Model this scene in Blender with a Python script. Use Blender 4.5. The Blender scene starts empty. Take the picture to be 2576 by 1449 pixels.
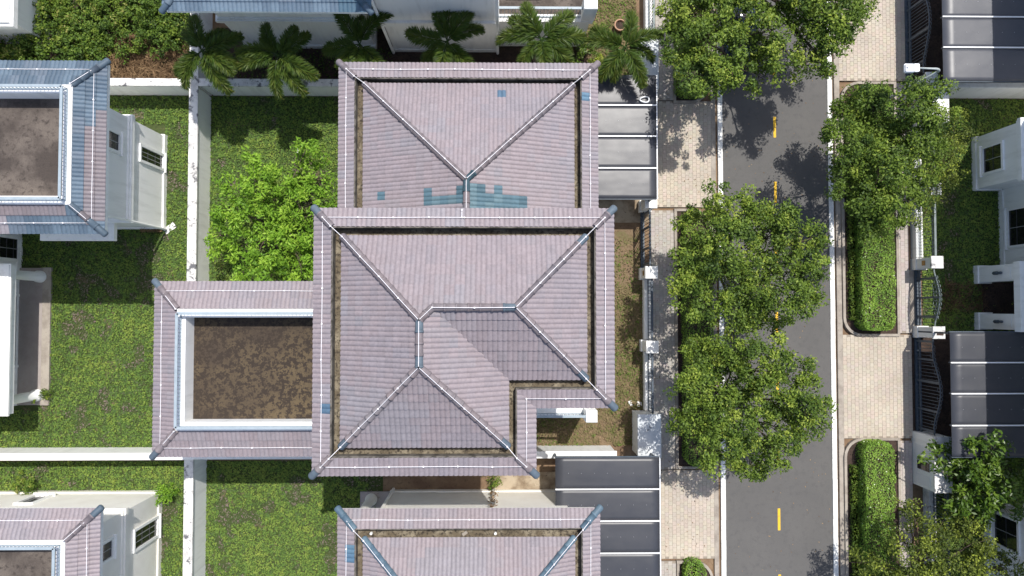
import bpy, math, random
import numpy as np
from mathutils import Vector, Matrix, noise

random.seed(7)
rng = np.random.default_rng(7)
scene = bpy.context.scene
col = scene.collection

# ------------------------------------------------------------------ camera
CAM_H = 36.0                       # drone height above the ground, metres
FPX, CX, CY = 1803.2, 1288.0, 724.5   # focal length and centre in photo pixels (2576 wide)
NX, NY = 1262.0, 778.0             # where the straight-down direction falls in the photo
_dn = Vector(((NX - CX) / FPX, -(NY - CY) / FPX, -1.0)).normalized()
ROT = _dn.rotation_difference(Vector((0, 0, -1))).to_matrix()
cam_data = bpy.data.cameras.new('camera')
cam_data.sensor_width = 36.0
cam_data.lens = 36.0 * FPX / 2576.0
cam_data.clip_start = 0.5
cam_data.clip_end = 2000.0
cam = bpy.data.objects.new('camera', cam_data)
cam.location = (0, 0, CAM_H)
cam.rotation_euler = ROT.to_euler()
col.objects.link(cam)
scene.camera = cam

def W(x, y, z=0.0):
    """photo pixel (2576 px wide) + height above ground -> point in the place"""
    d = ROT @ Vector(((x - CX) / FPX, -(y - CY) / FPX, -1.0))
    t = (CAM_H - z) / -d.z
    return Vector((d.x * t, d.y * t, z))
def WX(x, y, z=0.0): return W(x, y, z).x
def WY(x, y, z=0.0): return W(x, y, z).y
ROTI = ROT.transposed()
def PX(p):
    d = ROTI @ (Vector(p) - Vector((0, 0, CAM_H)))
    return CX + FPX * d.x / -d.z, CY - FPX * d.y / -d.z

# ------------------------------------------------------------------ light
SUN_EL, SUN_AZ = math.radians(66.0), math.radians(28.0)
world = bpy.data.worlds.new('World'); scene.world = world; world.use_nodes = True
nt = world.node_tree; nt.nodes.clear()
out = nt.nodes.new('ShaderNodeOutputWorld'); bg = nt.nodes.new('ShaderNodeBackground')
sky = nt.nodes.new('ShaderNodeTexSky'); sky.sky_type = 'NISHITA'; sky.sun_disc = False
sky.sun_elevation = SUN_EL; sky.sun_rotation = SUN_AZ; sky.dust_density = 2.0
bg.inputs['Strength'].default_value = 0.15
nt.links.new(sky.outputs[0], bg.inputs[0]); nt.links.new(bg.outputs[0], out.inputs[0])
sun_data = bpy.data.lights.new('sun', 'SUN'); sun_data.energy = 4.1; sun_data.angle = math.radians(0.5)
sun_data.color = (1.0, 0.96, 0.90)
sun = bpy.data.objects.new('sun', sun_data); col.objects.link(sun)
sdir = Vector((math.cos(SUN_EL) * math.sin(SUN_AZ), math.cos(SUN_EL) * math.cos(SUN_AZ), math.sin(SUN_EL)))
sun.rotation_euler = sdir.to_track_quat('Z', 'Y').to_euler(); sun.location = (10, 20, 60)
scene.render.engine = 'CYCLES'
scene.view_settings.view_transform = 'Standard'
scene.view_settings.look = 'None'
scene.view_settings.exposure = 0.22
scene.view_settings.gamma = 1.0
scene.view_settings.use_curve_mapping = False
scene.render.resolution_x = 1024; scene.render.resolution_y = 576

# ------------------------------------------------------------------ materials
def _new(name):
    m = bpy.data.materials.new(name); m.use_nodes = True
    n = m.node_tree; n.nodes.clear()
    o = n.nodes.new('ShaderNodeOutputMaterial'); b = n.nodes.new('ShaderNodeBsdfPrincipled')
    n.links.new(b.outputs[0], o.inputs[0])
    return m, n, b, o
def _noise(n, scale, detail=5, rough=.6, vec=None, stretch=None):
    g = n.nodes.new('ShaderNodeNewGeometry')
    src = g.outputs['Position']
    if stretch:
        mp = n.nodes.new('ShaderNodeMapping'); mp.inputs['Scale'].default_value = stretch
        n.links.new(src, mp.inputs[0]); src = mp.outputs[0]
    t = n.nodes.new('ShaderNodeTexNoise'); t.inputs['Scale'].default_value = scale
    t.inputs['Detail'].default_value = detail; t.inputs['Roughness'].default_value = rough
    n.links.new(src, t.inputs['Vector'])
    return t.outputs[0]
def _ramp(n, fac, stops):
    r = n.nodes.new('ShaderNodeValToRGB')
    while len(r.color_ramp.elements) < len(stops): r.color_ramp.elements.new(0.5)
    for e, (p, c) in zip(r.color_ramp.elements, stops):
        e.position = p; e.color = (c[0], c[1], c[2], 1) if len(c) == 3 else c
    n.links.new(fac, r.inputs[0]); return r.outputs[0]
def _mix(n, fac, a, b, mode='MIX'):
    m = n.nodes.new('ShaderNodeMix'); m.data_type = 'RGBA'; m.blend_type = mode
    for sock, v in ((m.inputs[0], fac), (m.inputs[6], a), (m.inputs[7], b)):
        if hasattr(v, 'is_output'): n.links.new(v, sock)
        elif isinstance(v, (int, float)): sock.default_value = v
        else: sock.default_value = (v[0], v[1], v[2], 1)
    return m.outputs[2]
def _bump(n, b, fac, strength, dist=.02):
    u = n.nodes.new('ShaderNodeBump'); u.inputs['Strength'].default_value = strength; u.inputs['Distance'].default_value = dist
    n.links.new(fac, u.inputs['Height']); n.links.new(u.outputs[0], b.inputs['Normal'])
def mat(name, c, rough=.7, c2=None, scale=3, lo=.4, hi=.65, c3=None, scale3=20, lo3=.5, hi3=.62, bump=0, bscale=40, metal=0, spec=.4, stretch=None, grain=.08, gscale=60):
    m, n, b, o = _new(name)
    cur = None
    if c2 is not None:
        f = _ramp(n, _noise(n, scale, stretch=stretch), [(lo, (0, 0, 0)), (hi, (1, 1, 1))])
        cur = _mix(n, f, c, c2)
    if c3 is not None:
        f = _ramp(n, _noise(n, scale3, 6, .7), [(lo3, (0, 0, 0)), (hi3, (1, 1, 1))])
        cur = _mix(n, f, cur if cur is not None else c, c3)
    if grain:
        f = _ramp(n, _noise(n, gscale, 3), [(.3, (1 - grain,) * 3), (.7, (1 + grain,) * 3)])
        cur = _mix(n, 1.0, cur if cur is not None else c, f, 'MULTIPLY')
    if cur is not None: n.links.new(cur, b.inputs['Base Color'])
    else: b.inputs['Base Color'].default_value = (*c, 1)
    b.inputs['Roughness'].default_value = rough; b.inputs['Metallic'].default_value = metal
    b.inputs['Specular IOR Level'].default_value = spec
    if bump: _bump(n, b, _noise(n, bscale, 4), bump)
    return m
def leaf_mat(name, stops, trans=.3, rough=.55, spec=.25):
    m, n, b, o = _new(name)
    a = n.nodes.new('ShaderNodeAttribute'); a.attribute_name = 'rnd'
    c = _ramp(n, a.outputs['Fac'], stops)
    n.links.new(c, b.inputs['Base Color']); b.inputs['Roughness'].default_value = rough
    b.inputs['Specular IOR Level'].default_value = spec
    t = n.nodes.new('ShaderNodeBsdfTranslucent'); n.links.new(_mix(n, 1.0, c, (1.0, 1.0, .55), 'MULTIPLY'), t.inputs[0])
    x = n.nodes.new('ShaderNodeMixShader'); x.inputs[0].default_value = trans
    n.links.new(b.outputs[0], x.inputs[1]); n.links.new(t.outputs[0], x.inputs[2]); n.links.new(x.outputs[0], o.inputs[0])
    return m
def tint_mat(name, attr, rough=.6, streak=.1, stretch=None, gscale=14, spec=.35, dirt=None):
    """colour per piece: object colour for single pieces, vertex colour for joined ones"""
    m, n, b, o = _new(name)
    if attr:
        a = n.nodes.new('ShaderNodeAttribute'); a.attribute_name = 'tcol'; c = a.outputs['Color']
    else:
        a = n.nodes.new('ShaderNodeObjectInfo'); c = a.outputs['Color']
    f = _ramp(n, _noise(n, gscale, 5, .65, stretch=stretch), [(.3, (1 - streak,) * 3), (.7, (1 + streak,) * 3)])
    c = _mix(n, 1.0, c, f, 'MULTIPLY')
    if dirt:
        f = _ramp(n, _noise(n, dirt[1], 6, .7), [(dirt[2], (0, 0, 0)), (dirt[3], (1, 1, 1))])
        c = _mix(n, f, c, dirt[0])
    n.links.new(c, b.inputs['Base Color'])
    b.inputs['Roughness'].default_value = rough; b.inputs['Specular IOR Level'].default_value = spec
    return m

MT = {}
MT['tile'] = tint_mat('roof_tile_single', False, .58, .13, gscale=9)
MT['tiles'] = tint_mat('roof_tile_joined', True, .58, .13, gscale=9)
MT['paver'] = tint_mat('paver_single', False, .85, .12, gscale=25, spec=.2)
MT['pavers'] = tint_mat('paver_joined', True, .85, .12, gscale=25, spec=.2)
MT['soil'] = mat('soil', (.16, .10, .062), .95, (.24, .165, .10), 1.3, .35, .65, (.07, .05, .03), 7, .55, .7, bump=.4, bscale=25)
MT['soil_and_shade'] = mat('dark_soil_and_shade', (.045, .030, .024), .95, (.075, .048, .036), 2, c3=(.025, .018, .014), scale3=9, bump=.4, bscale=30)  # soil; also the painted shade of the forecourts and east kerb strip
MT['lawn'] = mat('lawn_ground', (.055, .075, .020), .95, (.19, .14, .085), .9, .58, .70, (.03, .045, .013), 9, .48, .62, bump=.5, bscale=30)
MT['drylawn'] = mat('dry_lawn_ground', (.19, .135, .082), .95, (.12, .12, .045), 1.5, .5, .68, (.12, .075, .042), 9, .5, .65, bump=.5, bscale=30)
MT['asphalt'] = mat('asphalt', (.106, .103, .100), .88, (.120, .116, .111), .6, .3, .7, (.095, .093, .091), 3.0, .5, .7, bump=.15, bscale=120, grain=.16, gscale=70, spec=.3)
MT['linewhite'] = mat('road_white_paint', (.80, .80, .77), .75, (.66, .65, .62), 3.5, .5, .7, (.5, .48, .45), 14, .66, .72)
MT['lineyellow'] = mat('road_yellow_paint', (.74, .455, .03), .75, (.60, .37, .05), 9, .5, .7)
MT['kerb'] = mat('kerb_concrete', (.37, .33, .28), .9, (.27, .235, .20), 2.2, .4, .62, (.16, .13, .11), 12, .6, .7, bump=.2)
MT['joint'] = mat('paving_joint', (.29, .25, .205), .95, bump=.2)
MT['concrete'] = mat('yard_concrete', (.40, .33, .24), .9, (.22, .165, .11), 1.4, .42, .6, (.10, .075, .05), 6, .58, .7, bump=.2)
MT['patio'] = mat('patio_tile', (.34, .30, .28), .6, (.30, .26, .245), 3)
MT['white'] = mat('white_render', (.87, .87, .85), .75, (.70, .70, .675), 1.6, .50, .80, stretch=(2.2, 2.2, .3), grain=.03)
MT['offwhite'] = mat('cream_render', (.86, .84, .78), .75, (.80, .77, .71), 1.2, .4, .7, grain=.03)
MT['coping'] = mat('weathered_coping', (.74, .73, .70), .85, (.50, .49, .48), 1.6, .46, .66, (.13, .13, .14), 2.6, .53, .62, grain=.06)
MT['stained'] = mat('mouldy_white', (.68, .70, .71), .85, (.52, .56, .59), 1.2, .4, .65, (.07, .075, .085), 2.1, .62, .69, grain=.05)
MT['moss'] = mat('mossy_gutter', (.13, .105, .070), .95, (.25, .215, .155), 1.6, .45, .64, (.040, .032, .024), 7.5, .48, .62, bump=.6, bscale=22, grain=.2, gscale=26)
MT['gutterwall'] = mat('gutter_wall', (.16, .145, .125), .95, (.06, .055, .045), 3, .45, .6)
MT['terrace'] = mat('algae_terrace', (.112, .082, .046), .9, (.055, .040, .028), .35, .40, .62, (.036, .026, .019), 6.0, .47, .53, bump=.15, grain=.12, gscale=18)
MT['terrace2'] = mat('weathered_terrace', (.135, .112, .094), .9, (.060, .048, .041), .8, .40, .62, (.045, .036, .031), 4.5, .52, .66, bump=.15, grain=.15, gscale=20)
MT['bluegrey'] = mat('blue_grey_paint', (.33, .39, .43), .5, (.28, .34, .38), 4, grain=.04)
MT['darkiron'] = mat('dark_blue_iron', (.055, .075, .10), .5, (.085, .105, .13), 6, grain=.05)
MT['greyiron'] = mat('grey_green_iron', (.20, .235, .23), .55, (.14, .17, .17), 6, grain=.05)
MT['wire'] = mat('white_conductor', (.84, .82, .84), .5, grain=.02)
MT['glass'] = mat('dark_window_glass', (.012, .012, .014), .08, grain=0, spec=.6)
MT['frame'] = mat('dark_window_frame', (.06, .06, .065), .5, grain=0)
MT['mullion'] = mat('grey_mullion', (.30, .31, .31), .5, grain=0)
MT['terracotta'] = mat('terracotta', (.42, .25, .16), .85, (.33, .20, .14), 8)
MT['bark'] = mat('bark', (.11, .085, .06), .9, (.065, .05, .038), 9, stretch=(1, 1, .3), bump=.5, bscale=30)
MT['palmbark'] = mat('palm_bark', (.17, .15, .125), .85, (.11, .095, .075), 6, stretch=(.3, .3, 3), bump=.3)
MT['paper'] = mat('white_litter', (.78, .78, .76), .7, (.58, .57, .56), 20, .45, .6, grain=.1)
MT['carblue'] = mat('navy_car_paint', (.010, .018, .040), .12, grain=0, spec=.7)
MT['carglass'] = mat('car_glass', (.008, .012, .018), .05, grain=0, spec=.8)
MT['rubber'] = mat('rubber', (.02, .02, .02), .8, grain=0)
MT['chrome'] = mat('bright_metal', (.6, .6, .6), .25, metal=1, grain=0)
MT['lampwhite'] = mat('lamp_white_enamel', (.78, .79, .80), .4, grain=.02)
MT['lampgrey'] = mat('lamp_grey_lens', (.46, .48, .51), .35, grain=.02)
MT['pole'] = mat('galvanised_pole', (.42, .46, .45), .45, (.34, .37, .37), 5, grain=.04)
MT['brass'] = mat('brass_plate', (.35, .22, .07), .4, (.2, .12, .04), 30, metal=.6)
MT['drytwig'] = leaf_mat('dry_twig', [(0, (.09, .055, .032)), (.6, (.24, .155, .085)), (1, (.36, .25, .13))], .05, .9)
MT['leafroad'] = leaf_mat('street_tree_leaf', [(0, (0.035, 0.069, 0.017)), (.45, (0.101, 0.164, 0.024)), (.8, (0.195, 0.279, 0.037)), (1, (0.324, 0.388, 0.062))], .26)
MT['leafbright'] = leaf_mat('bright_tree_leaf', [(0, (0.082, 0.177, 0.018)), (.5, (0.190, 0.362, 0.032)), (1, (0.360, 0.538, 0.064))], .30)
MT['leafdark'] = leaf_mat('broad_dark_leaf', [(0, (0.036, 0.077, 0.009)), (.6, (0.082, 0.151, 0.015)), (1, (0.148, 0.224, 0.025))], .2, .4, .4)
MT['leafyellow'] = leaf_mat('yellow_green_leaf', [(0, (0.040, 0.067, 0.015)), (.55, (0.110, 0.146, 0.024)), (.85, (0.221, 0.271, 0.037)), (1, (0.372, 0.437, 0.059))], .28)
MT['leafhedge'] = leaf_mat('hedge_leaf', [(0, (0.071, 0.152, 0.029)), (.5, (0.188, 0.333, 0.052)), (.97, (0.353, 0.517, 0.086)), (1, (0.900, 1.000, 0.700))], .25)
MT['leafweed'] = leaf_mat('undergrowth_leaf', [(0, (0.032, 0.062, 0.014)), (.5, (0.100, 0.175, 0.026)), (.9, (0.199, 0.274, 0.036)), (1, (0.319, 0.316, 0.091))], .25)
MT['leafpalm'] = leaf_mat('palm_leaflet', [(0, (0.029, 0.058, 0.013)), (.5, (0.062, 0.114, 0.020)), (.85, (0.132, 0.163, 0.027)), (1, (0.243, 0.218, 0.050))], .22, .45)
MT['grass'] = leaf_mat('lawn_grass', [(0, (0.257, 0.183, 0.184)), (.14, (0.180, 0.169, 0.111)), (.28, (0.078, 0.136, 0.045)), (.6, (0.139, 0.228, 0.051)), (1, (0.257, 0.328, 0.070))], .2, .8, .1)
MT['drygrass'] = leaf_mat('dry_grass', [(0, (0.297, 0.215, 0.131)), (.5, (0.209, 0.166, 0.089)), (.8, (0.132, 0.153, 0.048)), (1, (0.132, 0.209, 0.041))], .15, .85, .1)

def sheet_mat(name='carport_sheet', k=1.0):
    m, n, b, o = _new(name)
    c = _mix(n, _ramp(n, _noise(n, .9, 4), [(.35, (0, 0, 0)), (.7, (1, 1, 1))]), tuple(k * q for q in (.040, .043, .053)), tuple(k * q for q in (.054, .056, .064)))
    n.links.new(c, b.inputs['Base Color'])
    r = n.nodes.new('ShaderNodeMapRange'); r.inputs[3].default_value = .38; r.inputs[4].default_value = .48
    n.links.new(_noise(n, 1.1, 3), r.inputs[0]); n.links.new(r.outputs[0], b.inputs['Roughness'])
    b.inputs['Specular IOR Level'].default_value = .55
    _bump(n, b, _noise(n, .8, 2, .4, stretch=(.5, 1, 1)), .45, .10)
    return m
MT['sheet'] = sheet_mat()
MT['sheetgrey'] = sheet_mat('dusty_carport_sheet', 1.5)

# ------------------------------------------------------------------ mesh helpers
def setp(o, label=None, cat=None, group=None, kind=None):
    if label: o['label'] = label
    if cat: o['category'] = cat
    if group: o['group'] = group
    if kind: o['kind'] = kind
    return o
def thing(name, label, cat, loc=(0, 0, 0), group=None):
    o = bpy.data.objects.new(name, None); o.empty_display_size = .2
    o.location = loc; col.objects.link(o)
    return setp(o, label, cat, group)
def wloc(o):
    v = Vector(o.location)
    while o.parent: o = o.parent; v += o.location
    return v
def link(name, me, m=None, parent=None):
    if m is not None and not me.materials: me.materials.append(m)
    o = bpy.data.objects.new(name, me); col.objects.link(o)
    if parent is not None: o.parent = parent
    return o
class MB:
    def __init__(s): s.v = []; s.f = []; s.c = []
    def add(s, vs, fs, c=None):
        k = len(s.v); s.v += [tuple(p) for p in vs]; s.f += [tuple(i + k for i in f) for f in fs]
        if c is not None: s.c += [c] * len(vs)
        return s
    def box(s, x0, x1, y0, y1, z0, z1):
        if x0 > x1: x0, x1 = x1, x0
        if y0 > y1: y0, y1 = y1, y0
        return s.add([(x0, y0, z0), (x1, y0, z0), (x1, y1, z0), (x0, y1, z0), (x0, y0, z1), (x1, y0, z1), (x1, y1, z1), (x0, y1, z1)],
              [(3, 2, 1, 0), (4, 5, 6, 7), (0, 1, 5, 4), (1, 2, 6, 5), (2, 3, 7, 6), (3, 0, 4, 7)])
    def chamfer(s, x0, x1, y0, y1, z0, z1, c=.03):
        """box with a chamfered top edge"""
        v = [(x0, y0, z0), (x1, y0, z0), (x1, y1, z0), (x0, y1, z0), (x0, y0, z1 - c), (x1, y0, z1 - c), (x1, y1, z1 - c), (x0, y1, z1 - c),
             (x0 + c, y0 + c, z1), (x1 - c, y0 + c, z1), (x1 - c, y1 - c, z1), (x0 + c, y1 - c, z1)]
        f = [(3, 2, 1, 0), (8, 9, 10, 11)]
        for i in range(4):
            j = (i + 1) % 4; f += [(i, j, j + 4, i + 4), (i + 4, j + 4, j + 8, i + 8)]
        return s.add(v, f)
    def prism(s, pts, z0, z1):
        n = len(pts)
        v = [(x, y, z0) for x, y in pts] + [(x, y, z1) for x, y in pts]
        f = [tuple(range(n - 1, -1, -1)), tuple(range(n, 2 * n))] + [(i, (i + 1) % n, (i + 1) % n + n, i + n) for i in range(n)]
        return s.add(v, f)
    def tube(s, pts, r, seg=6, cap=True):
        pts = [Vector(p) for p in pts]; n = len(pts)
        rs = r if isinstance(r, (list, tuple)) else [r] * n
        vs = []; fs = []
        up = Vector((0, 0, 1)); prev = None
        for i, p in enumerate(pts):
            t = (pts[min(i + 1, n - 1)] - pts[max(i - 1, 0)]).normalized()
            a = prev if prev is not None else (up if abs(t.z) < .9 else Vector((1, 0, 0)))
            a = (a - t * a.dot(t)).normalized(); b = t.cross(a); prev = a
            for k in range(seg):
                q = 2 * math.pi * k / seg
                vs.append(p + a * (math.cos(q) * rs[i]) + b * (math.sin(q) * rs[i]))
        for i in range(n - 1):
            for k in range(seg):
                k2 = (k + 1) % seg
                fs.append((i * seg + k, i * seg + k2, (i + 1) * seg + k2, (i + 1) * seg + k))
        if cap: fs += [tuple(range(seg - 1, -1, -1)), tuple(range((n - 1) * seg, n * seg))]
        return s.add(vs, fs)
    def lathe(s, cx, cy, prof, seg=20):
        vs = []; fs = []
        for r, z in prof:
            for k in range(seg):
                q = 2 * math.pi * k / seg; vs.append((cx + r * math.cos(q), cy + r * math.sin(q), z))
        n = len(prof)
        for i in range(n - 1):
            for k in range(seg):
                k2 = (k + 1) % seg; fs.append((i * seg + k, i * seg + k2, (i + 1) * seg + k2, (i + 1) * seg + k))
        fs += [tuple(range(seg - 1, -1, -1)), tuple(range((n - 1) * seg, n * seg))]
        return s.add(vs, fs)
    def mesh(s, name, off=(0, 0, 0), smooth=False):
        me = bpy.data.meshes.new(name)
        ox, oy, oz = off
        me.from_pydata([(x - ox, y - oy, z - oz) for x, y, z in s.v], [], s.f)
        if s.c:
            a = me.attributes.new('tcol', 'FLOAT_COLOR', 'POINT')
            a.data.foreach_set('color', np.array([(c[0], c[1], c[2], 1) for c in s.c], dtype=np.float32).ravel())
        if smooth: me.polygons.foreach_set('use_smooth', [True] * len(me.polygons))
        me.update(); return me
    def build(s, name, m, parent=None, smooth=False):
        off = wloc(parent) if parent is not None else (0, 0, 0)
        return link(name, s.mesh(name, off, smooth), m, parent)
def BOX(name, m, parent, x0, x1, y0, y1, z0, z1):
    return MB().box(x0, x1, y0, y1, z0, z1).build(name, m, parent)

def leafmesh(name, C, T, N, L, Wd, rnd):
    """diamond leaves: centres, long direction, normals, length, width, shade"""
    C = np.asarray(C, np.float32); n = len(C)
    T = T / np.maximum(np.linalg.norm(T, axis=1, keepdims=True), 1e-6)
    B = np.cross(N, T); B /= np.maximum(np.linalg.norm(B, axis=1, keepdims=True), 1e-6)
    L = np.asarray(L).reshape(-1, 1); Wd = np.asarray(Wd).reshape(-1, 1)
    V = np.stack([C - T * L / 2, C + B * Wd / 2 + T * L * .08, C + T * L / 2, C - B * Wd / 2 + T * L * .08], axis=1).reshape(-1, 3).astype(np.float32)
    me = bpy.data.meshes.new(name)
    me.vertices.add(4 * n); me.vertices.foreach_set('co', V.ravel())
    me.loops.add(4 * n); me.loops.foreach_set('vertex_index', np.arange(4 * n, dtype=np.int32))
    me.polygons.add(n); me.polygons.foreach_set('loop_start', np.arange(0, 4 * n, 4, dtype=np.int32))
    me.polygons.foreach_set('loop_total', np.full(n, 4, np.int32))
    a = me.attributes.new('rnd', 'FLOAT', 'POINT')
    a.data.foreach_set('value', np.repeat(np.clip(rnd, 0, 1).astype(np.float32), 4))
    me.update(calc_edges=True); return me
def rand_unit(n, zb=0.0):
    v = rng.normal(size=(n, 3)); v[:, 2] += zb
    return v / np.linalg.norm(v, axis=1, keepdims=True)
# ------------------------------------------------------------------ setting: ground, road, pavements
def struct(name, mb, m, label=None):
    o = mb.build(name, m); o['kind'] = 'structure'
    if label: o['label'] = label
    return o
struct('ground', MB().box(-150, 150, -150, 150, -.5, -.02), MT['soil'], 'bare brown soil under the plots')

xw0 = (WX(1803, 300) + WX(1814, 1300)) / 2; xw1 = (WX(1815, 300) + WX(1826, 1300)) / 2
xe0 = (WX(2082, 300) + WX(2096, 1400)) / 2; xe1 = (WX(2094, 300) + WX(2108, 1400)) / 2
road = struct('road', MB().box(xw1 - .02, xe0 + .02, -90, 90, -.3, 0.0), MT['asphalt'], 'grey asphalt street with a dashed yellow centre line')
xc = (WX(1947, 320) + WX(1961.5, 1307)) / 2
for py0, py1 in ((100, 190), (294, 346), (457, 510), (620, 673), (785, 838), (950, 1003), (1103, 1158), (1279, 1334), (1445, 1500)):
    px = 1947 + (py0 - 320) * .0146
    y0, y1 = WY(px, py1), WY(px, py0)
    if py0 == 100: y0, y1 = WY(px, 190), WY(px, 137)
    BOX('centre_dash', MT['lineyellow'], road, xc - .065, xc + .065, y0, y1, .003, .007)
# painted kerb stones on both sides, each stone one piece
ks_w = struct('kerb', MB().box(xw0 + .01, xw1 - .03, -60, 60, -.2, .05), MT['kerb'], 'white painted kerb along the west side of the road')
ks_e = struct('kerb', MB().box(xe0 + .03, xe1 - .01, -60, 60, -.2, .02), MT['kerb'], 'white painted kerb along the east side of the road')
for par, xa, xb, zt in ((ks_w, xw0, xw1, .10), (ks_e, xe0, xe1, .055)):
    y = -18.0
    st = MB().chamfer(-(xb - xa) / 2, (xb - xa) / 2, -.497, .497, -.15, 0, .015).mesh('kerb_stone'); st.materials.append(MT['linewhite'])
    while y < 19:
        o = link('kerb_stone', st, None, par); o.location = ((xa + xb) / 2 + random.uniform(-.006, .006), y, zt + random.uniform(-.004, .004)); y += 1.0
xwk = WX(1788, 420); xek0 = (WX(2099, 500) + WX(2112, 1300)) / 2; xek1 = (WX(2112, 500) + WX(2125, 1300)) / 2
struct('gutter_strip', MB().box(xwk, xw0 - .12, -60, 60, -.3, .10), MT['kerb'], 'concrete edge strip west of the road')
struct('slot_and_kerb_shade', MB().box(xw0 - .125, xw0 + .02, -60, 60, -.3, -.06).box(xe1 - .02, xek0 + .01, -60, 60, -.3, -.03), MT['soil_and_shade'], 'dark west gutter slot, and east strip coloured as kerb shade')  # east strip: dark colour stands in for the shaded kerb face
struct('gutter_strip', MB().box(xek0, xek1, -60, 60, -.3, .10), MT['kerb'], 'concrete edge strip east of the road')

def paver_mesh(a, b):
    me = MB().chamfer(-a / 2, a / 2, -b / 2, b / 2, -.06, 0, .004).mesh('paver'); me.materials.append(MT['paver']); return me
def paving(name, label, x0, x1, y0, y1, z, base, var=.05, bw=.19, bl=.215, limit=300):
    slab = struct(name, MB().box(x0, x1, y0, y1, -.3, z - .012), MT['joint'], label)
    nx = max(1, round((x1 - x0) / bw)); ny = max(1, round((y1 - y0) / bl)); bw = (x1 - x0) / nx; bl = (y1 - y0) / ny
    me = paver_mesh(bw - .009, bl - .009)
    cells = []
    for i in range(nx):
        for j in range(ny):
            yy = y0 + bl * (j + .5) + (bl * .5 if i % 2 else 0)
            if yy + bl / 2 > y1 + .001: continue
            p = Vector((x0 + bw * (i + .5), yy, z + random.uniform(-.003, .003)))
            k = 1 + random.uniform(-var, var) + .14 * noise.noise(p * .7)
            c = tuple(b * k * (1 + random.uniform(-.03, .03)) for b in base)
            u, v = PX(p); vis = -30 < u < 2606 and -30 < v < 1480
            cells.append((not vis, (p - Vector((0, 0, CAM_H))).length, p, c))
    cells.sort(key=lambda t: (t[0], t[1]))
    for k, (_, _, p, c) in enumerate(cells[:limit]):
        o = link('paver', me, None, slab); o.location = p; o.color = (*c, 1)
    if len(cells) > limit:
        mb = MB(); h, w = (bl - .011) / 2, (bw - .011) / 2
        for _, _, p, c in cells[limit:]:
            mb.add([(p.x + a * w, p.y + b * h, p.z + q) for q in (-.05, 0) for a, b in ((-1, -1), (1, -1), (1, 1), (-1, 1))],
                   [(4, 5, 6, 7), (0, 1, 5, 4), (1, 2, 6, 5), (2, 3, 7, 6), (3, 0, 4, 7)], c)
        o = mb.build('pavers', MT['pavers'], slab); o['kind'] = 'stuff'
    return slab
BEIGE = (.455, .40, .33); GREYP = (.40, .37, .335); PINKP = (.43, .38, .35)
xwf = WX(1640, 800); xpath = WX(1697, 800)
Y = lambda py, z=0, px=1720: WY(px, py, z)
paving('driveway', 'beige block driveway beside the silvery carport', xwf, xwk, Y(522), Y(256), .10, BEIGE)
paving('driveway', 'beige block driveway in front of the dark carport', xwf, xwk, Y(1404), Y(1182), .10, BEIGE)
paving('footpath', 'grey block footpath along the iron front fence', WX(1638, 800), xpath, Y(1180), Y(530), .10, GREYP)
paving('footpath', 'grey block footpath north of the silvery carport', WX(1648, 150), WX(1692, 150), Y(254), Y(-40), .10, GREYP)
paving('footpath', 'grey block footpath at the bottom edge', WX(1660, 1430), WX(1700, 1430), Y(1520), Y(1410), .10, GREYP)
xeg = WX(2289, 800)
YE = lambda py, z=0: WY(2200, py, z)
paving('driveway', 'beige block driveway beside the street lamp', xek1, WX(2283, 100), YE(205), YE(-60), .10, BEIGE)
paving('driveway', 'beige block driveway before the arched iron gate', xek1, WX(2292, 950), YE(1102), YE(842), .10, BEIGE)
paving('footpath', 'narrow pinkish block footpath east of the long hedge', WX(2252, 600), WX(2283, 600), YE(838), YE(210), .10, PINKP)
paving('footpath', 'narrow pinkish block footpath by the white utility cabinet', WX(2260, 1250), WX(2294, 1250), YE(1520), YE(1108), .10, PINKP)

def fallen(label, x0, x1, y0, y1, z, n):
    P = np.column_stack([rng.uniform(x0, x1, n), rng.uniform(y0, y1, n), np.full(n, z)])
    L = rng.uniform(.05, .10, n)
    o = link('fallen_leaves', leafmesh('fallen_leaves', P, rng.normal(size=(n, 3)) * (1, 1, .1), rand_unit(n, 5), L, L * .5, rng.uniform(0, 1, n)), MT['drytwig'])
    setp(o, label, 'leaf litter', kind='stuff')
fallen('scattered dead leaves on the asphalt street', xw1 + .05, xe0 - .05, -14, 15, .014, 260)
fallen('dead leaves on the western pavement', xwf, xwk, -13, 11, .125, 160)
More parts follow.
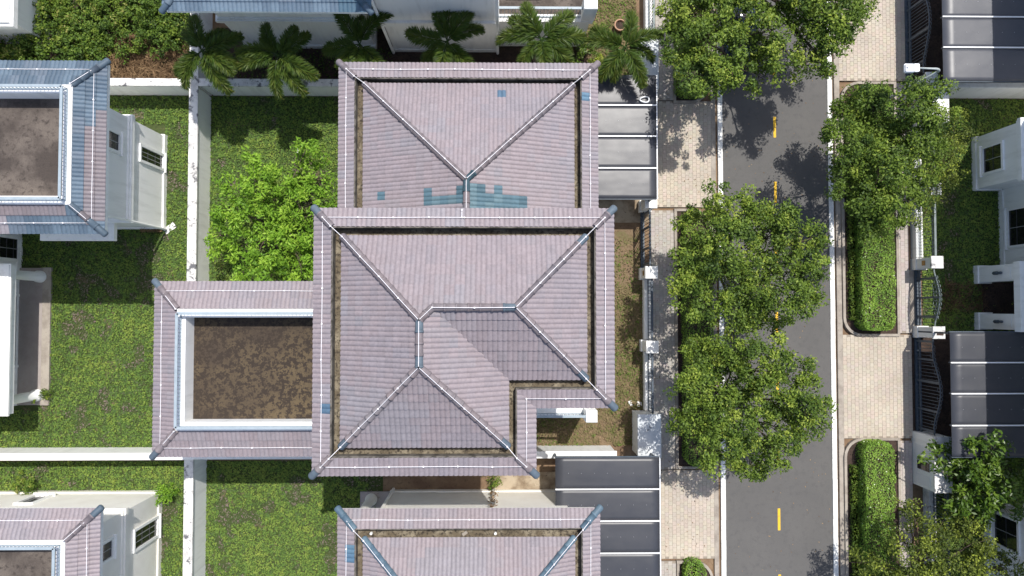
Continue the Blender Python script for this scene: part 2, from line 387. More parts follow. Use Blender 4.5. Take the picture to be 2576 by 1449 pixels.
# planting islands with rounded kerbs
def rounded(x0, x1, y0, y1, r, corners):
    """corners: which of (sw, se, ne, nw) are rounded"""
    pts = []
    for (cx, cy, a0, on, px, py) in ((x0 + r, y0 + r, 180, corners[0], x0, y0), (x1 - r, y0 + r, 270, corners[1], x1, y0), (x1 - r, y1 - r, 0, corners[2], x1, y1), (x0 + r, y1 - r, 90, corners[3], x0, y1)):
        if on:
            for k in range(7):
                a = math.radians(a0 + 15 * k); pts.append((cx + r * math.cos(a), cy + r * math.sin(a)))
        else: pts.append((px, py))
    return pts
def island(label, x0, x1, y0, y1, corners):
    r = .95
    bed = struct('planting_bed', MB().prism(rounded(x0 + .1, x1 - .1, y0 + .1, y1 - .1, r - .1, corners), -.3, .12), MT['soil_and_shade'], label)
    o = rounded(x0, x1, y0, y1, r, corners); i = rounded(x0 + .13, x1 - .13, y0 + .13, y1 - .13, r - .13, corners)
    n = len(o); v = []; f = []
    for a, b in zip(o, i): v += [(a[0], a[1], -.2), (a[0], a[1], .20), (b[0], b[1], .20), (b[0], b[1], -.2)]
    for k in range(n):
        j = (k + 1) % n
        f += [(4 * k, 4 * j, 4 * j + 1, 4 * k + 1), (4 * k + 1, 4 * j + 1, 4 * j + 2, 4 * k + 2), (4 * k + 2, 4 * j + 2, 4 * j + 3, 4 * k + 3)]
    MB().add(v, f).build('kerb_edge', MT['kerb'], bed)
xi0, xi1 = WX(2113, 500), WX(2254, 500)
island('kerbed bed of the long east hedge', xi0, xi1, YE(846), YE(208), (1, 0, 0, 1))
xj0, xj1 = WX(2121, 1250), WX(2262, 1250)
island('kerbed bed of the flowering south-east hedge', xj0, xj1, YE(1560), YE(1100), (0, 0, 0, 1))
xk0, xk1 = xpath - .02, xwk + .02
island('kerbed bed under the two road trees', xk0, xk1 - .1, Y(1178), Y(526), (0, 1, 1, 0))
island('kerbed bed under the northern road trees', xk0, xk1 - .1, Y(262), 30, (0, 1, 0, 0))
island('kerbed bed with clipped bush at the bottom edge', xk0, xk1 - .1, -26, Y(1408), (0, 0, 1, 0))

# concrete yards
struct('concrete_yard', MB().box(-.35, xwf, -24, WY(1700, 1186), -.3, .03), MT['concrete'], 'stained concrete yard beside the dark carport')
struct('concrete_yard', MB().box(2.2, xwf, WY(1560, 560), WY(1560, 200), -.3, .03), MT['concrete'], 'stained concrete yard under the silvery carport')
struct('apron', MB().box(WX(2283, 100), 29, WY(2300, 208), 24, -.3, .03), MT['soil_and_shade'], 'forecourt coloured dark as the shade under the north-east carport')  # shade of the carport put into the ground colour
struct('apron', MB().box(WX(2292, 950) , 29, WY(2330, 1100), WY(2330, 842), -.3, .03), MT['soil_and_shade'], 'forecourt coloured dark as the shade under the east carport')  # ground in shade here, painted with the dark soil colour
struct('apron', MB().box(WX(2285, 760), WX(2302, 760), WY(2300, 838), WY(2300, 680), -.3, .09), MT['kerb'], 'concrete threshold of the scrolled garden gate')

# lawns
def lawn(label, x0, x1, y0, y1, m='lawn', z=0.0):
    return struct('lawn', MB().box(x0, x1, y0, y1, -.3, z), MT[m], label)
def grass(label, x0, x1, y0, y1, dens, m='grass', brown=.0, bright=.0, holes=(), size=(.07, .14), zmax=.09, cat='grass', bias=0):
    n = int((x1 - x0) * (y1 - y0) * dens)
    P = np.column_stack([rng.uniform(x0, x1, n), rng.uniform(y0, y1, n), rng.uniform(.005, zmax, n)])
    keep = np.ones(n, bool)
    for a, b, c, d in holes: keep &= ~((P[:, 0] > a) & (P[:, 0] < b) & (P[:, 1] > c) & (P[:, 1] < d))
    P = P[keep]; n = len(P)
    nz = np.array([noise.noise((x * .55, y * .55, 3)) + .7 * noise.noise((x * 1.7, y * 1.7, 9)) for x, y, _ in P])
    fine = np.array([noise.noise((x * 4.2, y * 4.2, 1)) for x, y, _ in P])
    bare = nz < (-.46 + brown)
    keep = ~bare | (rng.random(n) < .35)
    P, nz, fine, bare = P[keep], nz[keep], fine[keep], bare[keep]; n = len(P)
    P[:, 2] *= (1 + .8 * fine)
    r = .56 + .26 * nz + .34 * fine + rng.normal(0, .15, n) + bright
    r = np.where(bare, rng.uniform(0, .3, n), np.clip(r, .2, 1))
    r = np.clip(r + bias, 0, 1)
    L = rng.uniform(*size, n)
    o = link('grass', leafmesh('grass', P, rng.normal(size=(n, 3)) * (1, 1, .35), rand_unit(n, 2.2), L, L * rng.uniform(.4, .7, n), r), MT[m])
    return setp(o, label, cat, kind='stuff')
xwall = WX(525, 700)             # foot of the long north-south garden wall
xh = -5.8
ynw = WY(700, 243)               # foot of the north garden wall
ysw = WY(250, 1126)              # foot of the south garden wall
lawn('shaded back lawn between garden wall and tiled villa', xwall, xh, ysw, ynw)
grass('green creeping grass of the walled back lawn', xwall, xh, -.5, ynw, 430, brown=.03)
lawn('lawn around the blue-roofed house', -29, xwall - .3, ysw, ynw)
grass('green grass around the blue-roofed house', -26.5, xwall - .45, ysw, ynw, 430, brown=.11, holes=((-30, -16.9, 4.3, 9.3), (-30, -22.9, -5, 2.2)))
yl3 = WY(250, 1160)
lawn('strip of lawn below the south garden wall', -29, xwall - .3, -24, yl3)
grass('patchy grass north of the watermarked-corner house'.replace('watermarked-corner', 'bottom left'), -26.5, xwall - .45, -14.6, yl3, 430, brown=.24, holes=((-30, -17.1, -20, -9.1),))
lawn('sunny back lawn of the bottom house', xwall, -5.9, -24, yl3)
grass('sunlit yellowish grass of the bottom back lawn', xwall, -6.0, -14.6, yl3 , 430, brown=.19, bright=.05)
xf = WX(1622, 800)
lawn('dry brown front yard of the tiled villa', 1.0, xf, WY(1560, 1120), WY(1560, 575), 'drylawn')
grass('dry straw-coloured grass of the villa front yard', 1.0, xf, WY(1560, 1120), WY(1560, 720), 380, 'drygrass', size=(.08, .16), bias=-.02)
grass('thin weeds in the bare front yard', 3.0, xf, WY(1560, 720), WY(1560, 600), 110, 'drygrass', size=(.08, .15), bias=.15)
lawn('dry garden strip beside the white balcony', 4.3, WX(1600, 60), 11.3, 22, 'drylawn')
grass('olive dry grass beside the white balcony', 4.4, WX(1600, 60), 11.3, 16.2, 350, 'drygrass', bias=.1)
struct('side_yard', MB().box(-14.4, 4.3, 11.2, 14.2, -.3, .004), MT['soil_and_shade'], 'dark shaded soil beside the northern house')
xel = WX(2318, 600)
lawn('front lawn of the eastern house', xel, 30, WY(2450, 835), WY(2450, 250))
grass('dense green grass before the eastern house', xel, 27, WY(2450, 832), WY(2450, 250), 420, brown=-.05, bright=.03)
lawn('south-eastern garden ground', xel, 30, -24, WY(2450, 1150), 'lawn')
grass('dark green ground cover in the south-east garden', xel + .3, 27, -14.8, WY(2450, 1150), 330, brown=-.1, bright=-.08)

# ------------------------------------------------------------------ hedges
def hedge(label, x0, x1, y0, y1, h, dens=800, m='leafhedge', bumpy=.10, r=.5, z0=.1, group=None, flowers=.02):
    t = thing('hedge', label, 'hedge', ((x0 + x1) / 2, (y0 + y1) / 2, z0), group)
    core = MB().prism(rounded(x0 + .14, x1 - .14, y0 + .14, y1 - .14, r, (1, 1, 1, 1)), z0, h - .14).build('stems', MT['soil_and_shade'], t)
    A = (x1 - x0) * (y1 - y0); S = 2 * ((x1 - x0) + (y1 - y0)) * (h - z0)
    nt_, ns_ = int(A * dens), int(S * dens * .8)
    top = np.column_stack([rng.uniform(x0, x1, nt_), rng.uniform(y0, y1, nt_), np.full(nt_, h) - rng.random(nt_) ** 2 * .14])
    per = rng.uniform(0, 2 * ((x1 - x0) + (y1 - y0)), ns_); side = np.zeros((ns_, 3)); nrm = np.zeros((ns_, 3)); a, b = x1 - x0, y1 - y0
    for lo, hi, fn, nn in ((0, a, lambda q: (x0 + q, np.full_like(q, y0)), (0, -1, .3)), (a, a + b, lambda q: (np.full_like(q, x1), y0 + q), (1, 0, .3)),
                           (a + b, 2 * a + b, lambda q: (x0 + q, np.full_like(q, y1)), (0, 1, .3)), (2 * a + b, 2 * a + 2 * b, lambda q: (np.full_like(q, x0), y0 + q), (-1, 0, .3))):
        k = (per >= lo) & (per < hi); u, v = fn(per[k] - lo); side[k, 0] = u; side[k, 1] = v; nrm[k] = nn
    side[:, 2] = rng.uniform(z0, h, ns_)
    side -= nrm * (rng.random((ns_, 1)) ** 2 * .12)
    P = np.vstack([top, side]); n = len(P)
    # pull the plan corners in
    for cx, sx in ((x0 + r, -1), (x1 - r, 1)):
        for cy, sy in ((y0 + r, -1), (y1 - r, 1)):
            dx, dy = (P[:, 0] - cx) * sx, (P[:, 1] - cy) * sy
            k = (dx > 0) & (dy > 0); d = np.hypot(dx, dy); m_ = np.maximum(dx, dy)
            sc = np.where(k & (d > 0), m_ / np.maximum(d, 1e-6), 1)
            P[k, 0] = cx + (P[k, 0] - cx) * sc[k]; P[k, 1] = cy + (P[k, 1] - cy) * sc[k]
    f = np.array([noise.noise(Vector(p) * 2.4) for p in P]); g = np.array([noise.noise(Vector(p) * .9) for p in P])
    P[:, 2] += f * bumpy; P[:, 0] += f * bumpy * .5
    N = np.vstack([np.tile((0, 0, 1.2), (nt_, 1)), nrm]) + rng.normal(0, .42, (n, 3))
    rn = .58 + .25 * f + .22 * g + rng.normal(0, .16, n)
    rn = np.clip(rn, 0, .93); rn = np.where(rng.random(n) < flowers, 1.0, rn)
    L = rng.uniform(.05, .095, n)
    off = np.array(wloc(t))
    link('foliage', leafmesh('foliage', P - off, rng.normal(size=(n, 3)), N, L, L * .6, rn), MT[m], t)
    return t
hz = 1.06
hedge('long clipped green hedge along the east pavement', WX(2140, 500), WX(2250, 600, hz), YE(832, hz), YE(212, hz), hz, flowers=.006)
hedge('clipped hedge dotted with white flowers beside the utility cabinet', WX(2152, 1250), WX(2253, 1250, hz), -14.9, YE(1112, hz), hz, flowers=.012)
lowx = (WX(2124, 500), WX(2139, 500))
hedge('low dark border plants on the road side of the long hedge', lowx[0] + .02, lowx[1] + .1, YE(805), YE(260), .5, 420, 'leafweed', r=.15, flowers=0)
hedge('low dark border plants below the flower-dotted hedge', WX(2133, 1250), WX(2150, 1250), -14.9, YE(1165), .5, 420, 'leafweed', r=.15, flowers=0)
hedge('clipped hedge in shade under the two road trees', WX(1712, 800), WX(1782, 800), Y(1165), Y(536), .95, 380, flowers=0)
hedge('rounded clipped hedge end under the northern road trees', WX(1692, 200), WX(1778, 200), Y(252), 17.5, .95, 420, flowers=.008)
hedge('small clipped bush at the bottom edge of the picture', WX(1712, 1440), WX(1778, 1440, .9), -15.5, Y(1414, .9), .9, 520, flowers=.004)
# ------------------------------------------------------------------ roof tiles
TW = .345                                   # cover width of one double-roll tile
PURPLE = [tuple(.73 * q * t for q, t in zip(c, (1.015, .965, .985))) for c in ((.322, .306, .328), (.334, .310, .328), (.344, .312, .326), (.354, .316, .327), (.344, .320, .334), (.330, .320, .340))]
SLATE = [(.088, .128, .172), (.102, .145, .190), (.078, .114, .155), (.108, .140, .18)]
BLUET = [(.080, .150, .225), (.096, .175, .245), (.076, .135, .2)]
def pick(pal, p, s=.45, sp=.05):
    k = .5 + .5 * noise.noise(Vector(p) * s) * 1.5 + random.uniform(-.16, .16)
    i = min(len(pal) - 1, max(0, int(k * len(pal)))); v = 1 + random.uniform(-sp, sp)
    return tuple(c * v for c in pal[i])
TEALT = [(.062, .115, .145), (.078, .140, .175), (.105, .170, .2)]
TEAL_RECTS = [(1184, 470, 1207, 484), (1229, 472, 1252, 484), (1184, 483, 1272, 499), (1184, 498, 1318, 530), (1076, 478, 1099, 515), (1099, 487, 1122, 523), (1122, 497, 1146, 523), (1146, 460, 1172, 523), (950, 487, 975, 508)]
BLUE_RECTS = [(1258, 232, 1281, 250), (1458, 234, 1486, 260), (806, 1028, 832, 1051), (876, 1362, 894, 1408), (868, 1364, 893, 1384)]
def col_villa(p):
    u, v = PX(p)
    for a, b, c, d in TEAL_RECTS:
        if a <= u <= c and b <= v <= d and p[2] < 9.6: return pick(TEALT, p, 2)
    for a, b, c, d in BLUE_RECTS:
        if a <= u <= c and b <= v <= d: return pick(BLUET, p, 2)
    return pick(PURPLE, p)
def col_left(p):
    u, v = PX(p)
    if 205 < u and 277 < v < 560: return tuple(.72 * q for q in pick(PURPLE[:4], p)) if (u > 235 or v > 320) else pick(SLATE, p)
    if v > 500 and u < 170 and v < 545: return tuple(.75 * q for q in pick(PURPLE[:4], p))
    if v > 545 and u < 20: return pick(PURPLE, p)
    return pick(SLATE, p)
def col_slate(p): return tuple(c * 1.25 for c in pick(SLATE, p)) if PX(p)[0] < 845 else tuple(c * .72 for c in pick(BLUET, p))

def tile_local(w, g):
    """one double-roll tile, lower edge towards -v; u in 0..w, v in 0..g"""
    n = 12; vs = []; a = .032
    for k in range(n + 1):
        u = w * k / n; h = a * abs(math.sin(2 * math.pi * k / n)) ** .85
        vs += [(u, -.035, 0.0), (u, -.035, .052 + h), (u, g, .010 + h)]
    fs = []
    for k in range(n):
        i, j = 3 * k, 3 * k + 3
        fs += [(i + 1, j + 1, j + 2, i + 2), (i, j, j + 1, i + 1)]
    return vs, fs
def clip_poly(pts, planes):
    for (nx, ny, d) in planes:
        out = []; m = len(pts)
        for i in range(m):
            a, b = pts[i], pts[(i + 1) % m]
            da, db = nx * a[0] + ny * a[1] - d, nx * b[0] + ny * b[1] - d
            if da >= 0: out.append(a)
            if (da >= 0) != (db >= 0):
                t = da / (da - db); out.append(tuple(a[k] + (b[k] - a[k]) * t for k in range(3)))
        pts = out
        if len(pts) < 3: return []
    return pts
class Roof:
    """collects the tiles of one roof; the nearest whole ones become single objects"""
    def __init__(s, house, colf, label=None):
        s.house, s.colf = house, colf; s.base = MB(); s.whole = []; s.part = MB(); s.meshes = {}; s.ridges = []; s.label = label
    def slope(s, pts, n, shift=0.0):
        """pts: convex polygon, first edge is the eave (A->B), roof to the left of it"""
        P = [Vector(p) for p in pts]; A = P[0]
        u = (P[1] - A).normalized(); nrm = u.cross(P[2] - A).normalized()
        if nrm.z < 0: nrm = -nrm
        v = nrm.cross(u)
        uv = [((p - A).dot(u), (p - A).dot(v)) for p in P]
        s.base.add([p - nrm * .004 for p in P] + [p - nrm * .06 for p in P], [tuple(range(len(P)))] + [(i, i + len(P), (i + 1) % len(P) + len(P), (i + 1) % len(P)) for i in range(len(P))])
        vmax = max(q[1] for q in uv); g = vmax / n
        planes = []
        m = len(uv)
        for i in range(m):
            (x0, y0), (x1, y1) = uv[i], uv[(i + 1) % m]
            l = math.hypot(x1 - x0, y1 - y0)
            if l < 1e-6: continue
            nx, ny = -(y1 - y0) / l, (x1 - x0) / l
            planes.append((nx, ny, nx * x0 + ny * y0 - (.04 if i == 0 else 0)))
        umin, umax = min(q[0] for q in uv), max(q[0] for q in uv)
        k = round(g, 4); tv, tf = tile_local(TW, g)
        R = Matrix((u, v, nrm)).transposed().to_4x4()
        i0 = int(math.floor((umin - shift) / TW)) - 1; i1 = int(math.ceil((umax - shift) / TW)) + 1
        for j in range(math.ceil(n - .01)):
            v0 = j * g
            for i in range(i0, i1 + 1):
                u0 = i * TW + shift
                cs = [(u0, v0), (u0 + TW, v0), (u0 + TW, v0 + g), (u0, v0 + g)]
                ins = [all(nx * a + ny * b - d > -1e-4 for nx, ny, d in planes) for a, b in cs]
                if not any(ins) and not clip_poly([(a, b, 0) for a, b in cs], planes): continue
                ctr = A + u * (u0 + TW / 2) + v * (v0 + g / 2)
                c = s.colf(ctr)
                jz = random.uniform(-.003, .004)
                if all(ins):
                    M = Matrix.Translation(A + u * u0 + v * v0 + nrm * jz) @ R
                    if k not in s.meshes:
                        mb = MB(); mb.add(tv, tf); s.meshes[k] = (mb.mesh('tile'), tv, tf)
                        s.meshes[k][0].materials.append(MT['tile'])
                    s.whole.append(((ctr - Vector((0, 0, CAM_H))).length, k, M, c, ctr))
                else:
                    for f in tf:
                        q = clip_poly([(tv[x][0] + u0, tv[x][1] + v0, tv[x][2]) for x in f], planes)
                        if len(q) >= 3: s.part.add([A + u * a + v * b + nrm * (h + jz) for a, b, h in q], [tuple(range(len(q)))], c)
    def hip(s, p0, p1, colr=None, c0=None, c1=None, ball0=False, ball1=False, r=.135):
        s.ridges.append((Vector(p0), Vector(p1), colr, c0, c1, ball0, ball1, r))
    def build(s, limit):
        base = s.base.build('roof', MT['gutterwall'], s.house)
        if s.label: base['label'] = s.label
        off = wloc(base)
        def vis(t):
            u, v = PX(t[4]); return -20 < u < 2596 and -20 < v < 1469
        s.whole.sort(key=lambda t: (not vis(t), t[0]))
        for d, k, M, c, ctr in s.whole[:limit]:
            o = link('tile', s.meshes[k][0], None, base); o.matrix_local = Matrix.Translation(-off) @ M; o.color = (*c, 1)
        for d, k, M, c, ctr in s.whole[limit:]:
            _, tv, tf = s.meshes[k]; s.part.add([M @ Vector(p) for p in tv], tf, c)
        if s.part.f:
            o = s.part.build('tiles', MT['tiles'], base); o['kind'] = 'stuff'
        for p0, p1, cf, c0, c1, b0, b1, r in s.ridges:
            d = p1 - p0; n = max(1, round(d.length / .40)); seg = d / n
            x = d.normalized(); z = Vector((0, 0, 1)); z = (z - x * z.dot(x)).normalized(); y = z.cross(x)
            R = Matrix((x, y, z)).transposed().to_4x4()
            for i in range(n):
                c = (c0 if i == 0 and c0 else c1 if i == n - 1 and c1 else (cf or s.colf)(p0 + seg * (i + .5)))
                kind = 1 if (i == 0 and b0) else 2 if (i == n - 1 and b1) else 0
                o = link('ridge_tile', ridge_mesh(seg.length, r, kind), None, base)
                o.matrix_local = Matrix.Translation(p0 + seg * i - off) @ R; o.color = (*[q * .70 for q in c], 1)
        return base
_rm = {}
def ridge_mesh(L, r, kind):
    key = (round(L, 3), r, kind)
    if key in _rm: return _rm[key]
    mb = MB(); seg = 9
    prof = [(-.03, r * 1.10), (.035, r * 1.10), (.036, r), (L + .02, r * .93)]
    if kind == 1: prof = [(-.03 - r * .55, r * .25), (-.03 - r * .45, r * .72), (-.03 - r * .2, r * .96), (-.03, r * 1.04), (L + .02, r * .95)]
    if kind == 2: prof = [(-.03, r * 1.10), (.035, r * 1.10), (.036, r), (L + .02, r * 1.1), (L + .02 + r * .3, r * .95), (L + .02 + r * .5, r * .6), (L + .02 + r * .6, r * .2)]
    vs = []; fs = []
    for x, q in prof:
        for k in range(seg):
            a = math.radians(-28 + 236 * k / (seg - 1)); vs.append((x, q * math.cos(a), q * math.sin(a) * .95))
    for i in range(len(prof) - 1):
        for k in range(seg - 1):
            fs.append((i * seg + k, (i + 1) * seg + k, (i + 1) * seg + k + 1, i * seg + k + 1))
    fs.append(tuple(range(seg)))
    me = mb.add(vs, fs).mesh('ridge_tile', smooth=True); me.materials.append(MT['tile'])
    _rm[key] = me; return me

def offset_poly(pts, ws):
    """inner polygon of an axis-aligned counter-clockwise polygon, edge i moved inwards by ws[i]"""
    n = len(pts); out = []
    for i in range(n):
        p0, p1, p2 = Vector(pts[i - 1]), Vector(pts[i]), Vector(pts[(i + 1) % n])
        def ln(a, b, w):
            d = (b - a).normalized(); nn = Vector((-d.y, d.x)); return nn, nn.dot(a) + w
        n0, d0 = ln(p0, p1, ws[i - 1]); n1, d1 = ln(p1, p2, ws[i])
        det = n0.x * n1.y - n0.y * n1.x
        out.append(((d0 * n1.y - d1 * n0.y) / det, (n0.x * d1 - n1.x * d0) / det))
    return out
def skirt(roof, outer, w, z, rise, courses, edges, corner=None):
    n = len(outer); ws = [w if i in edges else 0 for i in range(n)]; inner = offset_poly(outer, ws)
    for i in edges:
        j = (i + 1) % n; A, B, C, D = outer[i], outer[j], inner[j], inner[i]
        roof.slope([(*A, z), (*B, z), (*C, z + rise), (*D, z + rise)], courses, random.uniform(-.3, 0))
    for i in range(n):
        if i in edges and (i - 1) % n in edges:
            a, b, c = Vector(outer[i - 1]), Vector(outer[i]), Vector(outer[(i + 1) % n])
            if (b - a).cross(c - b) > 0:
                d = (Vector(outer[i]) - Vector(inner[i])).normalized()
                p0 = Vector((*outer[i], z + .03)) + Vector((d.x, d.y, 0)) * .07
                roof.hip(p0, Vector((*inner[i], z + rise + .03)), None, corner, None, True)
    return inner
def conductor(house, runs, r=.0115, clip=1.0):
    mb = MB()
    for pts in runs:
        pts = [Vector(p) + Vector((0, 0, .045)) for p in pts]; fine = [pts[0]]
        for a, b in zip(pts, pts[1:]):
            m = max(1, int((b - a).length / 1.1))
            for k in range(1, m + 1):
                q = a.lerp(b, k / m)
                if k < m: q = q + Vector((random.uniform(-.012, .012), random.uniform(-.012, .012), 0))
                fine.append(q)
                mb.box(q.x - .024, q.x + .024, q.y - .024, q.y + .024, q.z - .06, q.z + .024)
        mb.tube(fine, r, 6)
    return mb.build('lightning_conductor', MT['wire'], house)
def railing(house, a, b, z0, z1, spacing=.145, m='bluegrey', top=.055, low=True):
    a, b = Vector((*a, 0)), Vector((*b, 0)); d = b - a; L = d.length; x = d / L; y = Vector((-x.y, x.x, 0))
    def bar(mb, h, t, zc):
        q = [a + y * h, b + y * h, b - y * h, a - y * h]
        mb.add([(p.x, p.y, zc - t) for p in q] + [(p.x, p.y, zc + t) for p in q], [(0, 1, 2, 3), (4, 7, 6, 5), (0, 4, 5, 1), (1, 5, 6, 2), (2, 6, 7, 3), (3, 7, 4, 0)])
    mb = MB(); bar(mb, top, .02, z1)
    if low: bar(mb, .02, .015, z0 + .06)
    rail = mb.build('railing', MT[m], house)
    me = MB().box(-.011, .011, -.011, .011, 0, z1 - z0).mesh('baluster'); me.materials.append(MT[m])
    n = int(L / spacing); off = wloc(rail)
    for i in range(n + 1):
        o = link('baluster', me, None, rail); p = a + x * (L * i / n); o.location = Vector((p.x, p.y, z0)) - off
    return rail
def window(house, axis, pos, a0, a1, z0, z1, sign, mull=2, rows=3, deep=.05):
    """axis 'x': wall plane x=pos facing sign; a0..a1 along y"""
    def B(name, m, parent, d0, d1, p0, p1, q0, q1):
        lo, hi = sorted((pos + sign * d0, pos + sign * d1))
        return BOX(name, m, parent, lo, hi, p0, p1, q0, q1) if axis == 'x' else BOX(name, m, parent, p0, p1, lo, hi, q0, q1)
    mb = MB(); t = .12
    for p0, p1, q0, q1 in ((a0 - t, a1 + t, z1, z1 + t), (a0 - t, a1 + t, z0 - t, z0), (a0 - t, a0, z0, z1), (a1, a1 + t, z0, z1)):
        lo, hi = sorted((pos - sign * .02, pos + sign * .09))
        mb.box(lo, hi, p0, p1, q0, q1) if axis == 'x' else mb.box(p0, p1, lo, hi, q0, q1)
    w = mb.build('window', MT['white'], house)
    B('pane', MT['glass'], w, .004, .012, a0, a1, z0, z1)
    for i in range(1, mull + 1):
        p = a0 + (a1 - a0) * i / (mull + 1); B('mullion', MT['mullion'], w, .012, .03, p - .015, p + .015, z0, z1)
    for i in range(1, rows):
        q = z0 + (z1 - z0) * i / rows; B('mullion', MT['frame'], w, .012, .027, a0, a1, q - .015, q + .015)
    B('sill', MT['white'], w, .0, .16, a0 - t - .06, a1 + t + .06, z0 - t - .07, z0 - t)
    return w
def wall_block(house, x0, x1, y0, y1, z0, z1, m='white', band=None):
    MB().box(x0, x1, y0, y1, z0, z1).build('wall', MT[m], house)
    for za, zb, e in (band or ()):
        MB().box(x0 - e, x1 + e, y0 - e, y1 + e, za, zb).build('moulding', MT[m], house)
BANDS = ((0.0, .35, .07), (3.25, 3.42, .10), (3.42, 3.62, .16), (3.62, 3.72, .08))

def soffit(house, outer, ws, z, m='white'):
    n = len(outer); o = offset_poly(outer, [.02 if w else 0 for w in ws]); i_ = offset_poly(outer, [max(0, w - .05) for w in ws])
    for i in range(n):
        if ws[i]:
            j = (i + 1) % n; MB().prism([o[i], o[j], i_[j], i_[i]], z - .30, z - .07).build('soffit', MT[m], house)
def terrace_wing(house, roof, outer, z, edges, floor_mat, w=1.06, rise=.45, corner=None, abut=()):
    """tiled skirt round a flat terrace with parapet and railing"""
    n = len(outer); inner = skirt(roof, outer, w, z, rise, 3, edges, corner)
    zp = z + rise + .05; pw = .34; ws = [pw if i in edges else 0 for i in range(n)]
    inn2 = offset_poly(inner, ws); mid = offset_poly(inner, [q * .52 for q in ws])
    zf = zp - .80
    MB().prism(inner, z - .5, zf).build('terrace_floor', MT[floor_mat], house)
    soffit(house, outer, [w if i in edges else 0 for i in range(n)], z)
    for i in edges:
        j = (i + 1) % n
        MB().prism([inner[i], inner[j], inn2[j], inn2[i]], zf - .1, zp).build('parapet', MT['white'], house)
        railing(house, mid[i], mid[j], zp, zp + .42)
    return inner, inn2

# ------------------------------------------------------------------ the tiled villa in the middle
BASEC = (-1.3, 1.0, 0)
villa = thing('villa', 'large villa with purple-grey tiled hip roofs and a brown algae-stained terrace', 'house', BASEC)
ZM, ZN, ZW = 10.7, 6.6, 6.9
xW, xE = WX(792, 860, ZM), WX(1541, 775, ZM); yN, yS = WY(1165, 528, ZM), WY(1065, 1192, ZM); xI, yI = WX(1345, 1107, ZM), WY(1440, 1022, ZM)
main = [(xW, yS), (xI, yS), (xI, yI), (xE, yI), (xE, yN), (xW, yN)]
PC = (.145, .19, .235)
rm = Roof(villa, col_villa, 'high L-shaped hip roof of the villa')
inner = skirt(rm, main, .635, ZM, .27, 2, set(range(6)), PC)
ze = ZM + .16
aW, aE = WX(862, 860, ze), WX(1472, 775, ze); aN, aS = WY(1165, 597, ze), WY(1060, 1121, ze); aI, bI = WX(1276, 1040, ze), WY(1370, 951, ze)
T = math.tan(math.radians(31))
Rw = (aI - aW) / 2; R2 = (aN - bI) / 2; xr = (aW + aI) / 2; zr = ze + Rw * T; z2 = ze + R2 * T
nA = (xr, aN - Rw, zr); sA = (xr, aS + Rw, zr); eA = (aE - R2, bI + R2, z2); vA = (aI - R2, bI + R2, z2); cI = (aI, bI, ze)
rm.slope([(aW, aN, ze), (aW, aS, ze), sA, nA], 10)
rm.slope([(aW, aS, ze), (aI, aS, ze), sA], 10)
rm.slope([(aI, aS, ze), cI, vA, nA, sA], 10)
rm.slope([cI, (aE, bI, ze), eA, vA], 7)
rm.slope([(aE, bI, ze), (aE, aN, ze), eA], 8)
rm.slope([(aE, aN, ze), (vA[0], aN, ze), vA, eA], 7, (aE - vA[0]) % TW)
rm.slope([(vA[0], aN, ze), (aW, aN, ze), nA, vA], 7 * Rw / R2)
up = Vector((0, 0, .05))
for a, b, c0, c1 in (((aW, aN, ze), nA, None, None), ((aW, aS, ze), sA, PC, None), ((aI, aS, ze), sA, PC, None), ((aE, bI, ze), eA, PC, None), ((aE, aN, ze), eA, PC, None)):
    rm.hip(Vector(a) + up, Vector(b) + up, None, c0, c1, True)
rm.hip(Vector(sA) + up, Vector(nA) + up, None, PC, PC); rm.hip(Vector(nA) + up, Vector(vA) + up, None, None); rm.hip(Vector(vA) + up, Vector(eA) + up, None, None, PC)
# gutter between skirt and hip roof
def gutter(house, inner, z, zt):
    MB().prism(inner, z - .55, z - .16).build('gutter', MT['moss'], house)
    n = len(inner); mb = MB()
    inn = offset_poly(inner, [.035] * n)
    for i in range(n):
        j = (i + 1) % n; mb.prism([inner[i], inner[j], inn[j], inn[i]], z - .17, zt)
    mb.build('gutter_wall', MT['gutterwall'], house)
gutter(villa, inner, ZM, ZM + .275)
soffit(villa, main, [.62] * 6, ZM)
MB().prism(offset_poly(main, [.75] * 6), 0, ZM - .3).build('wall', MT['offwhite'], villa)
# lower roof towards the north
xW2, xE2, yN2 = WX(855, 345, ZN), WX(1501, 345, ZN), WY(1180, 162, ZN); yC = yN - .75
rn_ = Roof(villa, col_villa, 'lower hip roof of the villa')
low = [(xW2, yC), (xE2, yC), (xE2, yN2), (xW2, yN2)]
innerN = skirt(rn_, low, .66, ZN, .27, 2, {1, 2, 3})
zn = ZN + .10
bW, bE, bN = WX(917, 380, zn), WX(1441, 380, zn), WY(1180, 214, zn)
T2 = math.tan(math.radians(24.5)); Rn = (bE - bW) / 2; xrn = (bW + bE) / 2; zrn = zn + Rn * T2; ap = (xrn, bN - Rn, zrn)
rn_.slope([(bE, bN, zn), (bW, bN, zn), ap], 13)
rn_.slope([(bW, bN, zn), (bW, yC, zn), (xrn, yC, zrn), ap], 13)
rn_.slope([(bE, yC, zn), (bE, bN, zn), ap, (xrn, yC, zrn)], 13)
GREYC = (.30, .285, .31)
rn_.hip(Vector((bW, bN, zn)) + up, Vector(ap) + up, None, None, None); rn_.hip(Vector((bE, bN, zn)) + up, Vector(ap) + up, None, None, TEALT[0])
rn_.hip(Vector((xrn, yC, zrn)) + up, Vector(ap) + up, None, TEALT[1], TEALT[0])
gutter(villa, innerN, ZN, ZN + .275)
soffit(villa, low, [0, .64, .64, .64], ZN)
MB().box(xW2 + .85, xE2 - .85, yC, yN2 - 1.1, 0, ZN - .3).build('wall', MT['offwhite'], villa)
